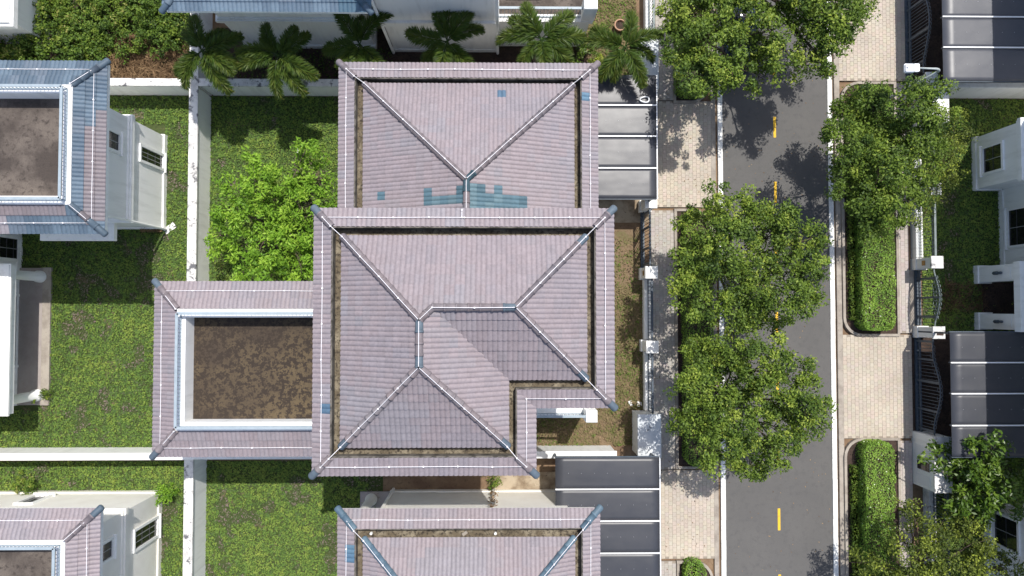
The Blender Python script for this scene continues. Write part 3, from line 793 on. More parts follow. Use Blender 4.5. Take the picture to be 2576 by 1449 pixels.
# wing with terrace towards the west
wx, wn, ws_ = WX(391, 925, ZW), WY(590, 711, ZW), WY(590, 1145, ZW)
wing = [(wx, ws_), (xW + .8, ws_), (xW + .8, wn), (wx, wn)]
rw = Roof(villa, col_villa, 'tiled skirt roof round the brown terrace')
terrace_wing(villa, rw, wing, ZW, {0, 2, 3}, 'terrace', corner=PC)
MB().box(wx + .95, xW + .8, ws_ + 1.0, wn - 1.0, 0, ZW - .5).build('wall', MT['offwhite'], villa)
for ro, lim in ((rm, 190), (rn_, 80), (rw, 30)): ro.build(lim)
for y0 in (-4.2, -1.0): window(villa, 'x', wx + .95, y0, y0 + 1.1, .8, 2.3, -1)
window(villa, 'x', xE - .75, -1.6, -.2, 4.2, 5.8, 1); window(villa, 'x', xE - .75, 1.2, 2.4, 4.2, 5.8, 1)
for zw in (1.0, 4.4, 7.8):
    for xx in (xW + 2.0, xI - 2.6): window(villa, 'y', yS + .75, xx, xx + 1.2, zw, zw + 1.5, -1, 1, 2)
window(villa, 'y', ws_ + 1.0, wx + 3.0, wx + 4.3, 4.2, 5.7, -1, 1, 2); window(villa, 'y', ws_ + 1.0, wx + 3.0, wx + 4.3, .9, 2.4, -1, 1, 2)
# white lightning wire
zi = ZM + .165
g1 = offset_poly(main, [.30] * 6)
hipz = lambda a, b, t: Vector(a).lerp(Vector(b), t) + Vector((0, 0, .20))
runs = [[(*g1[k], zi + .06) for k in (0, 1, 2, 3, 4, 5, 0)]]
for k, e, apx in ((5, (aW, aN, ze), nA), (0, (aW, aS, ze), sA), (1, (aI, aS, ze), sA), (3, (aE, bI, ze), eA), (4, (aE, aN, ze), eA)):
    runs.append([(*g1[k], zi + .09), (*inner[k], ZM + .46), Vector(e) + Vector((0, 0, .20)), Vector(apx) + Vector((0, 0, .20))])
runs.append([Vector(p) + Vector((0, 0, .20)) for p in (sA, nA, vA, eA)])
g2 = offset_poly(low, [0, .30, .30, .30]); z6 = ZN + .165 + .06
runs.append([(g2[1][0], yC, z6), (*g2[2], z6), (*g2[3], z6), (g2[0][0], yC, z6)])
for k, e in ((2, (bE, bN, zn)), (3, (bW, bN, zn))):
    runs.append([(*g2[k], z6 + .03), (*innerN[k], ZN + .46), Vector(e) + Vector((0, 0, .2)), Vector(ap) + Vector((0, 0, .2))])
runs.append([Vector(ap) + Vector((0, 0, .2)), Vector((xrn, yN + .02, zrn + .2)), (xrn - .05, yN - .02, ZM + .12), (xrn - .05, yN - .30, zi + .06)])
g3 = offset_poly(wing, [.34, 0, .34, .34]); z5 = ZW + .15 + .06
inw = offset_poly(wing, [1.06, 0, 1.06, 1.06])
runs.append([(xW + .3, g3[0][1], z5), (*g3[0], z5), (*g3[3], z5), (xW + .3, g3[3][1], z5)])
for k in (0, 3): runs.append([(*g3[k], z5 + .04), (*inw[k], ZW + .60)])
conductor(villa, runs)
# front balcony in the inner corner
zb = 3.55; bx0, bx1 = xI - .75, WX(2334 * .644, 1040, 4.55); by = WY(1420, 1040, zb)
BOX('balcony_slab', MT['white'], villa, bx0, bx1, by - .12, yI + .7, zb - .35, zb)
railing(villa, (bx0, by), (bx1 - .5, by), zb, zb + .92, .16)
MB().chamfer(bx1 - .50, bx1, by - .26, by + .26, 0, 4.55, .03).build('balcony_post', MT['white'], villa)
# ------------------------------------------------------------------ blue-roofed house on the left
hl = thing('villa', 'white house with blue-grey tiled roof and bare concrete terrace at the left edge', 'house', (-20, 3, 0))
ZL = 7.0
lxE, lyN, lyS = WX(265, 370, ZL), WY(130, 157, ZL), WY(130, 585, ZL)
rl = Roof(hl, col_left, 'blue-grey tiled skirt roof')
wl = [(-30, lyS), (lxE, lyS), (lxE, lyN), (-30, lyN)]
_, _ = terrace_wing(hl, rl, wl, ZL, {0, 1, 2}, 'terrace2', w=1.06, corner=(.105, .15, .195))
rl.build(300)
lx = WX(417, 460); wy0, wy1 = WY(415, 574), WY(417, 345)
wall_block(hl, -30, lx, wy0, wy1, 0, ZL - .5, 'white', BANDS)
window(hl, 'x', lx, WY(351, 401, 2.6), WY(351, 368, 2.6), .45, 2.6, 1)
window(hl, 'x', lx, WY(272, 372, 5.2), WY(272, 330, 5.2), 4.5, 6.1, 1, 1, 2)
MB().tube([(lx + .12, wy0 - .08, .2), (lx + .12, wy0 - .08, 6.5)], .06, 8).build('downpipe', MT['white'], hl)
# projecting ledge on the south side
sx0, sx1, sy0 = WX(100, 600, 3.4), WX(287, 600, 3.4), WY(200, 605, 3.4)
MB().chamfer(sx0, sx1, sy0, wy0 + .2, 3.15, 3.4, .02).build('ledge', MT['white'], hl)
# main block with porch columns
mx = WX(48, 860); my1, my0 = WY(48, 585), WY(48, 1042)
wall_block(hl, -34, mx, my0 + .5, wy0 - .01, 0, 9.5, 'white', ((0, .3, .05),))
window(hl, 'x', mx, WY(30, 648, 1.2), WY(30, 598, 1.2), .1, 2.5, 1, 1, 5)
window(hl, 'x', mx, WY(30, 922, 1.2), WY(30, 745, 1.2), .1, 2.5, 1, 3, 4)
px0, px1, py0, py1 = mx - .1, WX(125, 850, .15), WY(110, 1020, .15), WY(110, 673, .15)
MB().box(px0, px1 - .38, py0 + .02, py1 - .02, -.2, .145).build('patio', MT['patio'], hl)
MB().chamfer(px1 - .40, px1, py0, py1, -.2, .16, .01).build('patio_edge', MT['kerb'], hl)
bz = 2.65; bxe = WX(19, 850, bz + .5)
MB().box(-34, bxe, WY(10, 1040, bz), WY(10, 668, bz), bz, bz + .5).build('porch_roof', MT['white'], hl)
MB().box(-34, bxe + .06, WY(10, 1040, bz) - .06, WY(10, 668, bz) + .06, bz + .36, bz + .46).build('moulding', MT['white'], hl)
for cx, cy in ((102, 696), (94, 994)):
    p = W(cx, cy, .15)
    MB().lathe(p.x, p.y, [(.30, .15), (.30, .24), (.27, .25), (.29, .32), (.29, .38), (.235, .42), (.225, 1.4), (.20, 2.45), (.235, 2.5), (.235, 2.56), (.28, 2.58), (.28, 2.66)], 24).build('porch_column', MT['white'], hl, True)
g = offset_poly(wl, [.36, .36, .36, 0]); zq = ZL + .15 + .06; iw = offset_poly(wl, [1.06, 1.06, 1.06, 0])
conductor(hl, [[(*g[0], zq), (*g[1], zq), (*g[2], zq), (*g[3], zq)], [(*g[1], zq + .05), (*iw[1], ZL + .62)], [(*g[2], zq + .05), (*iw[2], ZL + .62)]])

# ------------------------------------------------------------------ house in the bottom left corner
hs = thing('villa', 'white house with purple-grey tiled roof in the bottom left corner', 'house', (-20, -12, 0))
sxE, syN = WX(250, 1380, ZL), WY(150, 1281, ZL)
rs = Roof(hs, lambda p: pick(PURPLE[:4], p), 'purple-grey tiled skirt roof')
wsw = [(-30, -17.5), (sxE, -17.5), (sxE, syN), (-30, syN)]
terrace_wing(hs, rs, wsw, ZL, {0, 1, 2}, 'terrace2', corner=(.105, .15, .195))
rs.build(300)
sx = WX(404, 1340); sy1 = WY(300, 1237)
wall_block(hs, -30, sx, -16.5, sy1, 0, ZL - .5, 'offwhite', BANDS)
window(hs, 'x', sx, WY(367, 1362, 1.4), WY(367, 1318, 1.4), .45, 2.6, 1)
window(hs, 'x', sx, WY(256, 1415, 5.3), WY(256, 1372, 5.3), 4.5, 6.1, 1, 1, 2)
window(hs, 'y', sy1, WX(72, 1262, 1.4), WX(108, 1262, 1.4), .9, 2.2, 1)
wall_block(hs, -34, -25.2, -17, -9.2, 0, 3.4, 'offwhite', ((3.0, 3.2, .1),))
g = offset_poly(wsw, [.36, .36, .36, 0]); iw = offset_poly(wsw, [1.06, 1.06, 1.06, 0])
conductor(hs, [[(*g[0], zq), (*g[1], zq), (*g[2], zq), (*g[3], zq)], [(*g[2], zq + .05), (*iw[2], ZL + .62)]])

# ------------------------------------------------------------------ house at the bottom centre
hb = thing('villa', 'house with purple-grey tiled roof, blue hip tiles and mossy gutter at the bottom edge', 'house', (-1.3, -12, 0))
ZB = 7.2
bxW, bxE, byN = WX(853, 1365, ZB), WX(1506, 1365, ZB), WY(1180, 1281, ZB)
rb = Roof(hb, col_villa, 'hip roof with blue ridge tiles')
lowb = [(bxW, -20), (bxE, -20), (bxE, byN), (bxW, byN)]
innb = skirt(rb, lowb, .68, ZB, .27, 2, {0, 1, 2, 3}, PC)
zz = ZB + .10
eW, eE, eN = WX(917, 1410, zz), WX(1443, 1410, zz), WY(1180, 1354, zz); eS = -18.95
Rb = (eE - eW) / 2; xb_ = (eW + eE) / 2; zrb = zz + Rb * T2; apn = (xb_, eN - Rb, zrb); aps = (xb_, eS + Rb, zrb)
rb.slope([(eE, eN, zz), (eW, eN, zz), apn], 12)
if apn[1] > aps[1]:
    rb.slope([(eW, eN, zz), (eW, eS, zz), aps, apn], 13); rb.slope([(eE, eS, zz), (eE, eN, zz), apn, aps], 13)
    rb.slope([(eW, eS, zz), (eE, eS, zz), aps], 13)
blue = lambda p: pick([(.120, .195, .262), (.150, .235, .30), (.135, .205, .265)], p, 2)
for a, b in (((eW, eN, zz), apn), ((eE, eN, zz), apn), ((eW, eS, zz), aps), ((eE, eS, zz), aps)): rb.hip(Vector(a) + up, Vector(b) + up, blue, None, None, True)
rb.hip(Vector(apn) + up, Vector(aps) + up)
for k in (2, 3):
    d = (Vector(lowb[k]) - Vector(innb[k])).normalized(); rb.hip(Vector((*lowb[k], ZB + .04)) + Vector((d.x, d.y, 0)) * .07, Vector((*innb[k], ZB + .31)), blue, None, None, True, False, .142)
gutter(hb, innb, ZB, ZB + .275); rb.build(300)
soffit(hb, lowb, [.7] * 4, ZB, 'offwhite')
bwy = WY(1180, 1234); bwx = WX(986, 1250)
wall_block(hb, bwx, bxE - .85, -19, bwy, 0, ZB - .3, 'offwhite', ((0, .3, .06), (5.9, 6.2, .25)))
wall_block(hb, bxW + .3, bwx, -19, bwy - .9, 3.4, ZB - .3, 'offwhite')
MB().box(bxW + .15, WX(1416, 1279, 6.5), bwy - .3, bwy + .55, 6.35, 6.6).build('cornice', MT['offwhite'], hb)
p = W(934, 1256, .1)
MB().box(p.x - .55, bwx, p.y - 2.4, WY(940, 1237, .1), -.2, .1).build('patio', MT['patio'], hb)
MB().lathe(p.x, p.y, [(.30, .1), (.30, .2), (.27, .22), (.27, .3), (.23, .34), (.215, 1.6), (.20, 3.2), (.25, 3.3), (.25, 3.4)], 24).build('porch_column', MT['offwhite'], hb, True)
MB().tube([(bwx + .1, bwy + .12, .1), (bwx + .1, bwy + .12, 6.2)], .075, 8).build('downpipe', MT['offwhite'], hb)
pv = W(1242, 1225)
MB().tube([(pv.x, bwy + .12, .1), (pv.x, bwy + .12, 6.2)], .085, 8).build('downpipe', MT['offwhite'], hb)
_n = 260
_P = np.column_stack([pv.x + rng.normal(0, .09, _n), bwy + .14 + np.abs(rng.normal(0, .08, _n)), rng.uniform(.2, 6.0, _n)]) - np.array(wloc(hb))
link('vine', leafmesh('vine', _P, rng.normal(size=(_n, 3)), rand_unit(_n, .5), rng.uniform(.08, .2, _n), rng.uniform(.03, .08, _n), rng.uniform(.1, .8, _n)), MT['drytwig'], hb)
g = offset_poly(lowb, [.34] * 4); zk = ZB + .2
runs = [[(*g[k], zk) for k in (0, 1, 2, 3, 0)]]
for k, e in ((2, (eE, eN, zz)), (3, (eW, eN, zz))):
    runs.append([(*g[k], zk + .06), (*innb[k], ZB + .47), Vector(e) + Vector((0, 0, .21)), Vector(apn) + Vector((0, 0, .21))])
conductor(hb, runs)
# rain outlets and a loose brick in its gutter
for cx in (1450 * .644, 1935 * .644):
    q = W(cx, 2085 * .644 - 1, ZB - .1); MB().lathe(q.x, q.y, [(.06, ZB - .17), (.06, ZB - .05), (.045, ZB - .02)], 12).build('gutter_outlet', MT['white'], hb)
q = W(1169, 1342, ZB - .1)
o = MB().box(-.11, .11, -.06, .06, 0, .07).build('loose_brick', mat('grey_brick', (.30, .27, .23), .9)); o.location = (q.x, q.y, ZB - .16); o.rotation_euler = (0, 0, .6)
setp(o, 'loose grey-brown brick lying in the bottom roof gutter', 'brick')

# ------------------------------------------------------------------ house along the top edge
hn = thing('villa', 'white house with blue tiled roof along the top edge', 'house', (-4, 18, 0))
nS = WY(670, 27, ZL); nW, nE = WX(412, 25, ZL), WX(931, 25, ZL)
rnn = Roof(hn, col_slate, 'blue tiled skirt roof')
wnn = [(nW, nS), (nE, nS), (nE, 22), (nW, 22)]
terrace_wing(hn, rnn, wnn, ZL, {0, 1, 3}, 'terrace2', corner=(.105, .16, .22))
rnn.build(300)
nwy = WY(621, 118); nwx0, nwx1 = WX(622, 117), WX(945, 125)
wall_block(hn, nwx0, nwx1, nwy, 21, 0, ZL - .5, 'white', BANDS)
kx0, ky = WX(993, 120), WY(1100, 128); kx1 = WX(1250, 120)
wall_block(hn, kx0, kx1, ky, 24, 0, 9.5, 'white', ((0, .3, .06), (3.3, 3.45, .08), (3.45, 3.8, .12)))
for cx in (991, 1252):
    q = W(cx, 122); MB().tube([(q.x, ky - .14, .1), (q.x, ky - .14, 9.2)], .075, 8).build('downpipe', MT['white'], hn)
zc = 3.3; cxe = WX(2316 * .644, 55, zc); cyS = WY(1400, 85 * .644, zc)
wall_block(hn, kx1, cxe - .12, cyS + .12, 24, 0, zc - .25, 'white', ((0, .3, .05),))
BOX('balcony_slab', MT['white'], hn, kx1, cxe, cyS, 24, zc - .25, zc)
BOX('balcony_floor', MT['terrace2'], hn, kx1, cxe - .45, cyS + .35, 24, zc - .1, zc + .006)
railing(hn, (kx1 + .05, cyS + .22), (cxe - .5, cyS + .22), zc, zc + 1.0, .16)
MB().chamfer(cxe - .56, cxe + .04, cyS + .02, cyS + .62, zc + .001, 4.7, .03).build('balcony_post', MT['white'], hn)
wall_block(hn, kx1 + 1.6, 3.0, 16.5, 24, zc, 9.0, 'white')
# pale building corner in the top left
hc = thing('building', 'white building corner with stepped ledge behind bushes, top left', 'building', (-24, 15, 0))
cq = W(33, 66, 3.3)
wall_block(hc, -34, cq.x - .45, cq.y + .45, 24, 0, 3.0, 'white', ((.0, .3, .05),))
MB().box(-34, cq.x, cq.y, 24, 3.0, 3.3).build('ledge', MT['white'], hc)
MB().box(-34, cq.x - .14, cq.y + .14, 24, 3.3, 3.42).build('moulding', MT['white'], hc)
MB().box(-34, cq.x - .5, cq.y + .5, 24, 3.42, 4.3).build('wall', MT['white'], hc)

# ------------------------------------------------------------------ eastern houses
he = thing('villa', 'white eastern house with panelled porch pillars and dark windows', 'house', (26, 2, 0))
ax = WX(2446, 400); ay1, ay0 = WY(2446, 350), WY(2447, 478)
bx = WX(2515, 580); byb0 = WY(2515, 668)
EB = ((0, .32, .06), (3.25, 3.4, .08), (3.4, 3.62, .14))
wall_block(he, ax, 36, ay0, ay1, 0, 8.2, 'white', EB)
wall_block(he, bx, 36, byb0 + .001, ay0, 0, 8.2, 'white', ((0, .32, .06), (3.25, 3.4, .08)))
window(he, 'x', ax, WY(2500, 430, 1.5), WY(2500, 368, 1.5), .9, 2.2, -1, 1, 2)
window(he, 'x', bx, WY(2565, 615, 1.5), WY(2565, 525, 1.5), .7, 2.3, -1, 1, 3)
wall_block(he, 27.2, 36, -6.8, byb0, 0, 8.2, 'white')
for k, (qa, qb) in enumerate(((672, 711), (789, 826))):
    pxx = WX(2451, 700); y1, y0 = WY(2451, qa), WY(2451, qb)
    MB().box(pxx, pxx + .6, y0, y1, 0, 3.0).build('porch_pillar', MT['white'], he)
    MB().box(pxx - .06, pxx + .66, y0 - .06, y1 + .06, 0, .35).build('pillar_base', MT['white'], he)
    MB().box(pxx - .02, pxx, y0 + .14, y1 - .14, .7, 2.6).build('panel', MT['white'], he)
    lamp = MB().lathe(pxx - .12, (y0 + y1) / 2, [(.05, 1.55), (.085, 1.62), (.085, 1.86), (.05, 1.92), (.05, 2.0), (.065, 2.0), (.065, 2.12), (.02, 2.16)], 12).build('wall_lamp', MT['darkiron'], he)
    BOX('bracket', MT['darkiron'], lamp, pxx - .14, pxx - .021, (y0 + y1) / 2 - .02, (y0 + y1) / 2 + .02, 1.74, 1.78)
BOX('porch_roof', MT['white'], he, WX(2451, 700) - .15, 30, WY(2451, 830), WY(2451, 668), 3.0, 3.4)
BOX('porch_floor', MT['soil_and_shade'], he, WX(2470, 760), 27.3, WY(2451, 790), WY(2451, 710), -.2, .12)
def flat_hip(house, colf, x0, x1, y0, y1, z, n=12, pitch=24):
    """simple tiled hip roof beyond the right edge of the picture"""
    r = Roof(house, colf); R_ = (y1 - y0) / 2; tt = math.tan(math.radians(pitch)); zt = z + R_ * tt; ym = (y0 + y1) / 2
    a, b = (x0 + R_, ym, zt), (x1, ym, zt)
    r.slope([(x0, y1, z), (x0, y0, z), a], n); r.slope([(x0, y0, z), (x1, y0, z), b, a], n); r.slope([(x1, y1, z), (x0, y1, z), a, b], n)
    r.hip(Vector((x0, y0, z)) + up, Vector(a) + up); r.hip(Vector((x0, y1, z)) + up, Vector(a) + up); r.hip(Vector(a) + up, Vector(b) + up)
    MB().box(x0 + .03, x1, y0 + .03, y1 - .03, z - .28, z - .07).build('soffit', MT['white'], house)
    return r.build(0)
flat_hip(he, col_villa, WX(2485, 1000, 3.0) + 1.08, 37, -8.2, ay1 + .9, 8.25, 20)
hr = thing('villa', 'white house beyond the north-east carport', 'house', (30, 17, 0))
wall_block(hr, 24.9, 36, 12.6, 24, 0, 8.0, 'white')
flat_hip(hr, col_villa, WX(2503, 100, 3.0) + 1.05, 37, 11.7, 25, 8.25, 20)
hf = thing('villa', 'white house with dark gridded window in the bottom right corner', 'house', (27, -12, 0))
fx = WX(2476, 1330); fy1, fy0 = WY(2476, 1268), -17
wall_block(hf, fx, 36, fy0, fy1, 0, 8.2, 'white', ((0, .32, .06),))
flat_hip(hf, col_villa, fx - .9, 37, -18, fy1 + .9, 8.25, 16)
window(hf, 'x', fx, WY(2525, 1375, 1.5), WY(2525, 1300, 1.5), .8, 2.4, -1, 1, 2)

# ------------------------------------------------------------------ garden walls
HWL = 1.72
def gwall(label, x0, x1, y0, y1, h=HWL, m='white', top='coping'):
    t = thing('garden_wall', label, 'wall', ((x0 + x1) / 2, (y0 + y1) / 2, 0))
    BOX('wall', MT[m], t, x0 + .05, x1 - .05, y0 + .05, y1 - .05, -.2, h - .12)
    MB().chamfer(x0, x1, y0, y1, h - .13, h, .015).build('coping', MT[top], t)
    return t
gx0, gx1 = WX(469, 700, HWL), WX(492, 700, HWL)
gy0, gy1 = WY(700, 217, HWL), WY(700, 198, HWL)
sy0_, sy1_ = WY(250, 1158, HWL), WY(250, 1140, HWL)
gwall('long white garden wall running up and down left of the bright tree', gx0, gx1, gy1 + .002, 24)
gwall('white garden wall between the two back lawns', gx0, gx1, sy1_ + .002, gy0 - .002)
gwall('white garden wall left of the bottom back lawn', gx0, gx1, -24, sy0_ - .002)
gwall('white stained garden wall behind the blue-roofed house', -34, gx1, gy0, gy1)
gwall('mould-stained garden wall below the palms', gx1 + .002, WX(1655, 200, HWL) - .8, gy0, gy1)
gwall('bright white garden wall below the left lawn', -34, gx1, sy0_, sy1_, top='white')
gwall('white garden wall south of the tiled villa', gx1 + .002, WX(1552, 1140, HWL), sy0_ + .02, sy1_ + .02, top='white')
# front end walls / meter housings
ex0, ex1 = WX(2469 * .644, 1080), WX(2580 * .644, 1080, 1.7); ey0, ey1 = WY(1640, 1785 * .644, 1.7), WY(1640, 1622 * .644, 1.7)
t = thing('meter_housing', 'large white mould-stained masonry block at the corner of the dark carport', 'masonry block', ((ex0 + ex1) / 2, (ey0 + ey1) / 2, 0))
BOX('body', MT['white'], t, ex0, ex1, ey0, ey1, -.2, 1.58); MB().chamfer(ex0 - .04, ex1 + .04, ey0 - .04, ey1 + .04, 1.581, 1.7, .015).build('top_slab', MT['stained'], t)
nx0, nx1 = WX(1598, 170), WX(1655, 170, 1.7)
t = thing('meter_housing', 'stained masonry block beside the palm north of the silvery carport', 'masonry block', ((nx0 + nx1) / 2, 11.6, 0))
BOX('body', MT['white'], t, nx0, nx1, gy0 + .0, 13.2, -.2, 1.58); MB().chamfer(nx0 - .04, nx1 + .04, gy0 - .04, 13.24, 1.581, 1.7, .015).build('top_slab', MT['stained'], t)
qx0, qx1, qy0, qy1 = WX(3641 * .644, 260, 1.8), WX(3705 * .644, 260, 1.8), WY(2365, 476 * .644, 1.8), WY(2365, 338 * .644, 1.8)
t = thing('meter_housing', 'bright white masonry block beside the street lamp', 'masonry block', ((qx0 + qx1) / 2, (qy0 + qy1) / 2, 0))
BOX('body', MT['white'], t, qx0, qx1, qy0, qy1, -.2, 1.7); MB().chamfer(qx0 - .04, qx1 + .04, qy0 - .04, qy1 + .04, 1.701, 1.8, .015).build('top_slab', MT['white'], t)
gwall('white wall below the north-east carport', qx1 + .05, 32, WY(2460, 250), WY(2460, 250) + .34, 1.9, 'white', 'white')

# ------------------------------------------------------------------ gate pillars
def pillar(label, px, py, z=1.78, s=.60, stained=False, plate=0):
    c = W(px, py, z); h = s / 2
    t = thing('gate_pillar', label, 'pillar', (c.x, c.y, 0), 'white gate pillars')
    MB().box(c.x - h + .05, c.x + h - .05, c.y - h + .05, c.y + h - .05, 0, z - .10).build('shaft', MT['white'], t)
    MB().box(c.x - h + .01, c.x + h - .01, c.y - h + .01, c.y + h - .01, -.1, .45).build('pillar_base', MT['white'], t)
    MB().chamfer(c.x - h, c.x + h, c.y - h, c.y + h, z - .10, z, .02).build('cap', MT['coping' if stained else 'white'], t)
    if plate: BOX('number_plate', MT['brass'], t, c.x - h + .02, c.x - h + .05, c.y - .12, c.y + .12, .95, 1.2)
    return c
pa = pillar('white pillar at the corner of the silvery carport', 1638, 508)
pb = pillar('white pillar at the middle of the villa front fence, north one', 1639.5, 685, plate=1)
pc = pillar('white pillar at the middle of the villa front fence, south one', 1641.5, 873)
pd = pillar('stained white pillar with brass plate at the scrolled gate', 2358.5, 659.5, stained=True, plate=1)
pe = pillar('white pillar with broken cap beside the arched gate', 2363, 837, stained=True)
BOX('cap_hole', MT['soil_and_shade'], [o for o in bpy.data.objects if o.get('label') == 'white pillar with broken cap beside the arched gate'][0], pe.x - .13, pe.x + .2, pe.y - .13, pe.y + .05, 1.7, 1.785)
pf = pillar('white pillar standing under the eastern tree', 2353.5, 474.5)
pg = pillar('small white pillar below the street lamp', 2345, 196)

# ------------------------------------------------------------------ iron fences and gates (run north-south)
def ring(mb, c, r, t=.012, axis='x', seg=14, a0=0, a1=360):
    pts = []
    for k in range(seg + 1):
        a = math.radians(a0 + (a1 - a0) * k / seg)
        pts.append((c[0], c[1] + r * math.cos(a), c[2] + r * math.sin(a)))
    mb.tube(pts, t, 5)
def fence(label, x, y0, y1, wallh, h, m='darkiron', spacing=.17, wallw=.36, scroll=True, wm='white', name='iron_fence', top=.05):
    t = thing(name, label, 'fence', (x, (y0 + y1) / 2, 0))
    if wallh: MB().chamfer(x - wallw / 2, x + wallw / 2, y0, y1, -.1, wallh, .015).build('low_wall', MT[wm], t)
    for z, w_ in ((wallh + .10, .022), (h - .22, .02), (h, top)):
        BOX('rail', MT[m], t, x - w_, x + w_, y0, y1, z - .02, z + .02)
    n = max(2, int((y1 - y0) / spacing)); me = MB().box(-.011, .011, -.011, .011, wallh, h).mesh('bar'); me.materials.append(MT[m])
    for i in range(n + 1):
        o = link('bar', me, None, t); o.location = (0, y0 + (y1 - y0) * i / n - (y0 + y1) / 2, 0)
    if scroll:
        mb = MB(); k = 0
        y = y0 + .12
        while y < y1 - .1: ring(mb, (x, y, h - .11), .085, .013); y += .22
        mb.build('scroll_ornament', MT[m], t)
    return t
def gate(label, x, y0, y1, hfun, posts, m='darkiron', rings=True, ornate=False, spacing=.165):
    t = thing('iron_gate', label, 'gate', (x, (y0 + y1) / 2, 0)); n = 24
    for z, w_ in ((.14, .09), (.42, .035)): BOX('rail', MT[m], t, x - w_, x + w_, y0, y1, z - .05, z + .05)
    pts = [(x, y0 + (y1 - y0) * i / n, hfun(i / n)) for i in range(n + 1)]
    MB().tube(pts, .035, 6).build('top_rail', MT['greyiron' if ornate else m], t)
    for f in posts:
        y = y0 + (y1 - y0) * f; BOX('stile', MT[m], t, x - .04, x + .04, y - .05, y + .05, .05, hfun(f) + .04)
    k = int((y1 - y0) / spacing)
    for i in range(1, k):
        f = i / k; MB().box(x - .011, x + .011, y0 + (y1 - y0) * f - .011, y0 + (y1 - y0) * f + .011, .1, hfun(f)).build('bar', MT[m], t)
    mb = MB()
    if rings:
        k = int((y1 - y0) / .2)
        for i in range(2, k - 1):
            f = i / k; y = y0 + (y1 - y0) * f
            ring(mb, (x, y, hfun(f) + .09), .085, .014, a0=-40, a1=250 if ornate else 320)
            if ornate or i % 2: ring(mb, (x, y, hfun(f) - .13), .10, .013, a0=60, a1=330)
            if ornate and abs(f - .5) < .22: ring(mb, (x, y + .05, hfun(f) - .36), .11, .013, a0=150, a1=420)
        mb.build('scroll_ornament', MT['greyiron' if ornate else m], t)
    return t
fx_ = (pb.x + pc.x) / 2
yA = lambda c, s: c.y + s * .31
gate('tall dark iron fence panel with scrolled top beside the villa entrance', fx_ - .12, yA(pb, 1), yA(pa, -1), lambda f: 1.95, (0.05, .32, .68, .95), 'darkiron')
fence('dark iron railing on a low white wall between the two villa fence pillars', fx_ + .06, yA(pc, 1), yA(pb, -1), .45, 1.5, 'darkiron')
fence('dark iron railing on a low white wall ending at the stained masonry block', fx_ + .06, ey1 + .05, yA(pc, -1), .45, 1.5, 'darkiron')
fence('grey-green railing on a low wall in the top garden', WX(1632, 40, .4), gy1 + 2.2, 20, .45, 1.6, 'greyiron', scroll=False, name='iron_fence')
xg = WX(2302, 760)
fence('grey-green iron railing above white wall between eastern pillars', xg + .02, yA(pd, 1), yA(pf, -1), .45, 1.75, 'greyiron', .15)
fence('grey-green iron railing under the eastern tree canopy', xg + .02, yA(pf, 1), qy0, .45, 1.75, 'greyiron', .15)
gate('ornate grey-green scrolled garden gate between two white pillars', xg, yA(pe, 1), yA(pd, -1), lambda f: 1.62 + .42 * math.sin(math.pi * f) ** 1.5, (.16, .5, .84), 'darkiron', True, True, .17)
cyN = WY(2340, 1100, 1.97)
gate('wide dark iron gate with arched ring-topped rail before the east carport', WX(2304, 1000), cyN, yA(pe, -1), lambda f: 1.5 + .55 * math.sin(math.pi * min(1, max(0, (f - .1) / .72))) ** 1.3, (.04, .25, .55, .78, .97), 'darkiron')
gate('wide dark iron gate with ring-topped rail at the top right', WX(2278, 100), yA(pg, 1), yA(pg, 1) + 5.2, lambda f: 1.5 + .55 * math.sin(math.pi * min(1, max(0, (f - .1) / .75))) ** 1.3, (.12, .40, .7, .97), 'darkiron')

# utility cabinet with open door
ux0, ux1 = WX(3562 * .644, 1170), WX(3718 * .644, 1170, 1.95); uy1, uy0 = cyN - .02, WY(2380, 1925 * .644, 1.95)
t = thing('utility_cabinet', 'white masonry utility cabinet with panels and one small door open', 'cabinet', ((ux0 + ux1) / 2, (uy0 + uy1) / 2, 0))
BOX('body', MT['white'], t, ux0, ux1, uy0, uy1, -.1, 1.85); MB().chamfer(ux0 - .03, ux1 + .03, uy0 - .03, uy1 + .03, 1.851, 1.95, .015).build('top_slab', MT['coping'], t)
BOX('panel', MT['lampwhite'], t, ux0 - .025, ux0 - .001, uy1 - 1.25, uy1 - .55, .35, 1.55)
BOX('opening', MT['glass'], t, ux0 - .02, ux0 - .001, uy1 - 1.75, uy1 - 1.33, .5, 1.5)
BOX('panel', MT['lampwhite'], t, ux0 - .025, ux0 - .001, uy0 + .15, uy0 + .65, .35, 1.55)
d = MB().box(-.55, 0, -.02, .02, .5, 1.5).build('door', MT['lampwhite'], t); d.location = Vector((ux0 - .02, uy1 - 1.78, 0)) - Vector(t.location); d.rotation_euler = (0, 0, -.42)
fence('dark iron railing with low wall behind the yellowish tree', WX(2345, 1360, .4), -14.6, uy0 - .02, .5, 1.7, 'darkiron', .15, wm='coping')

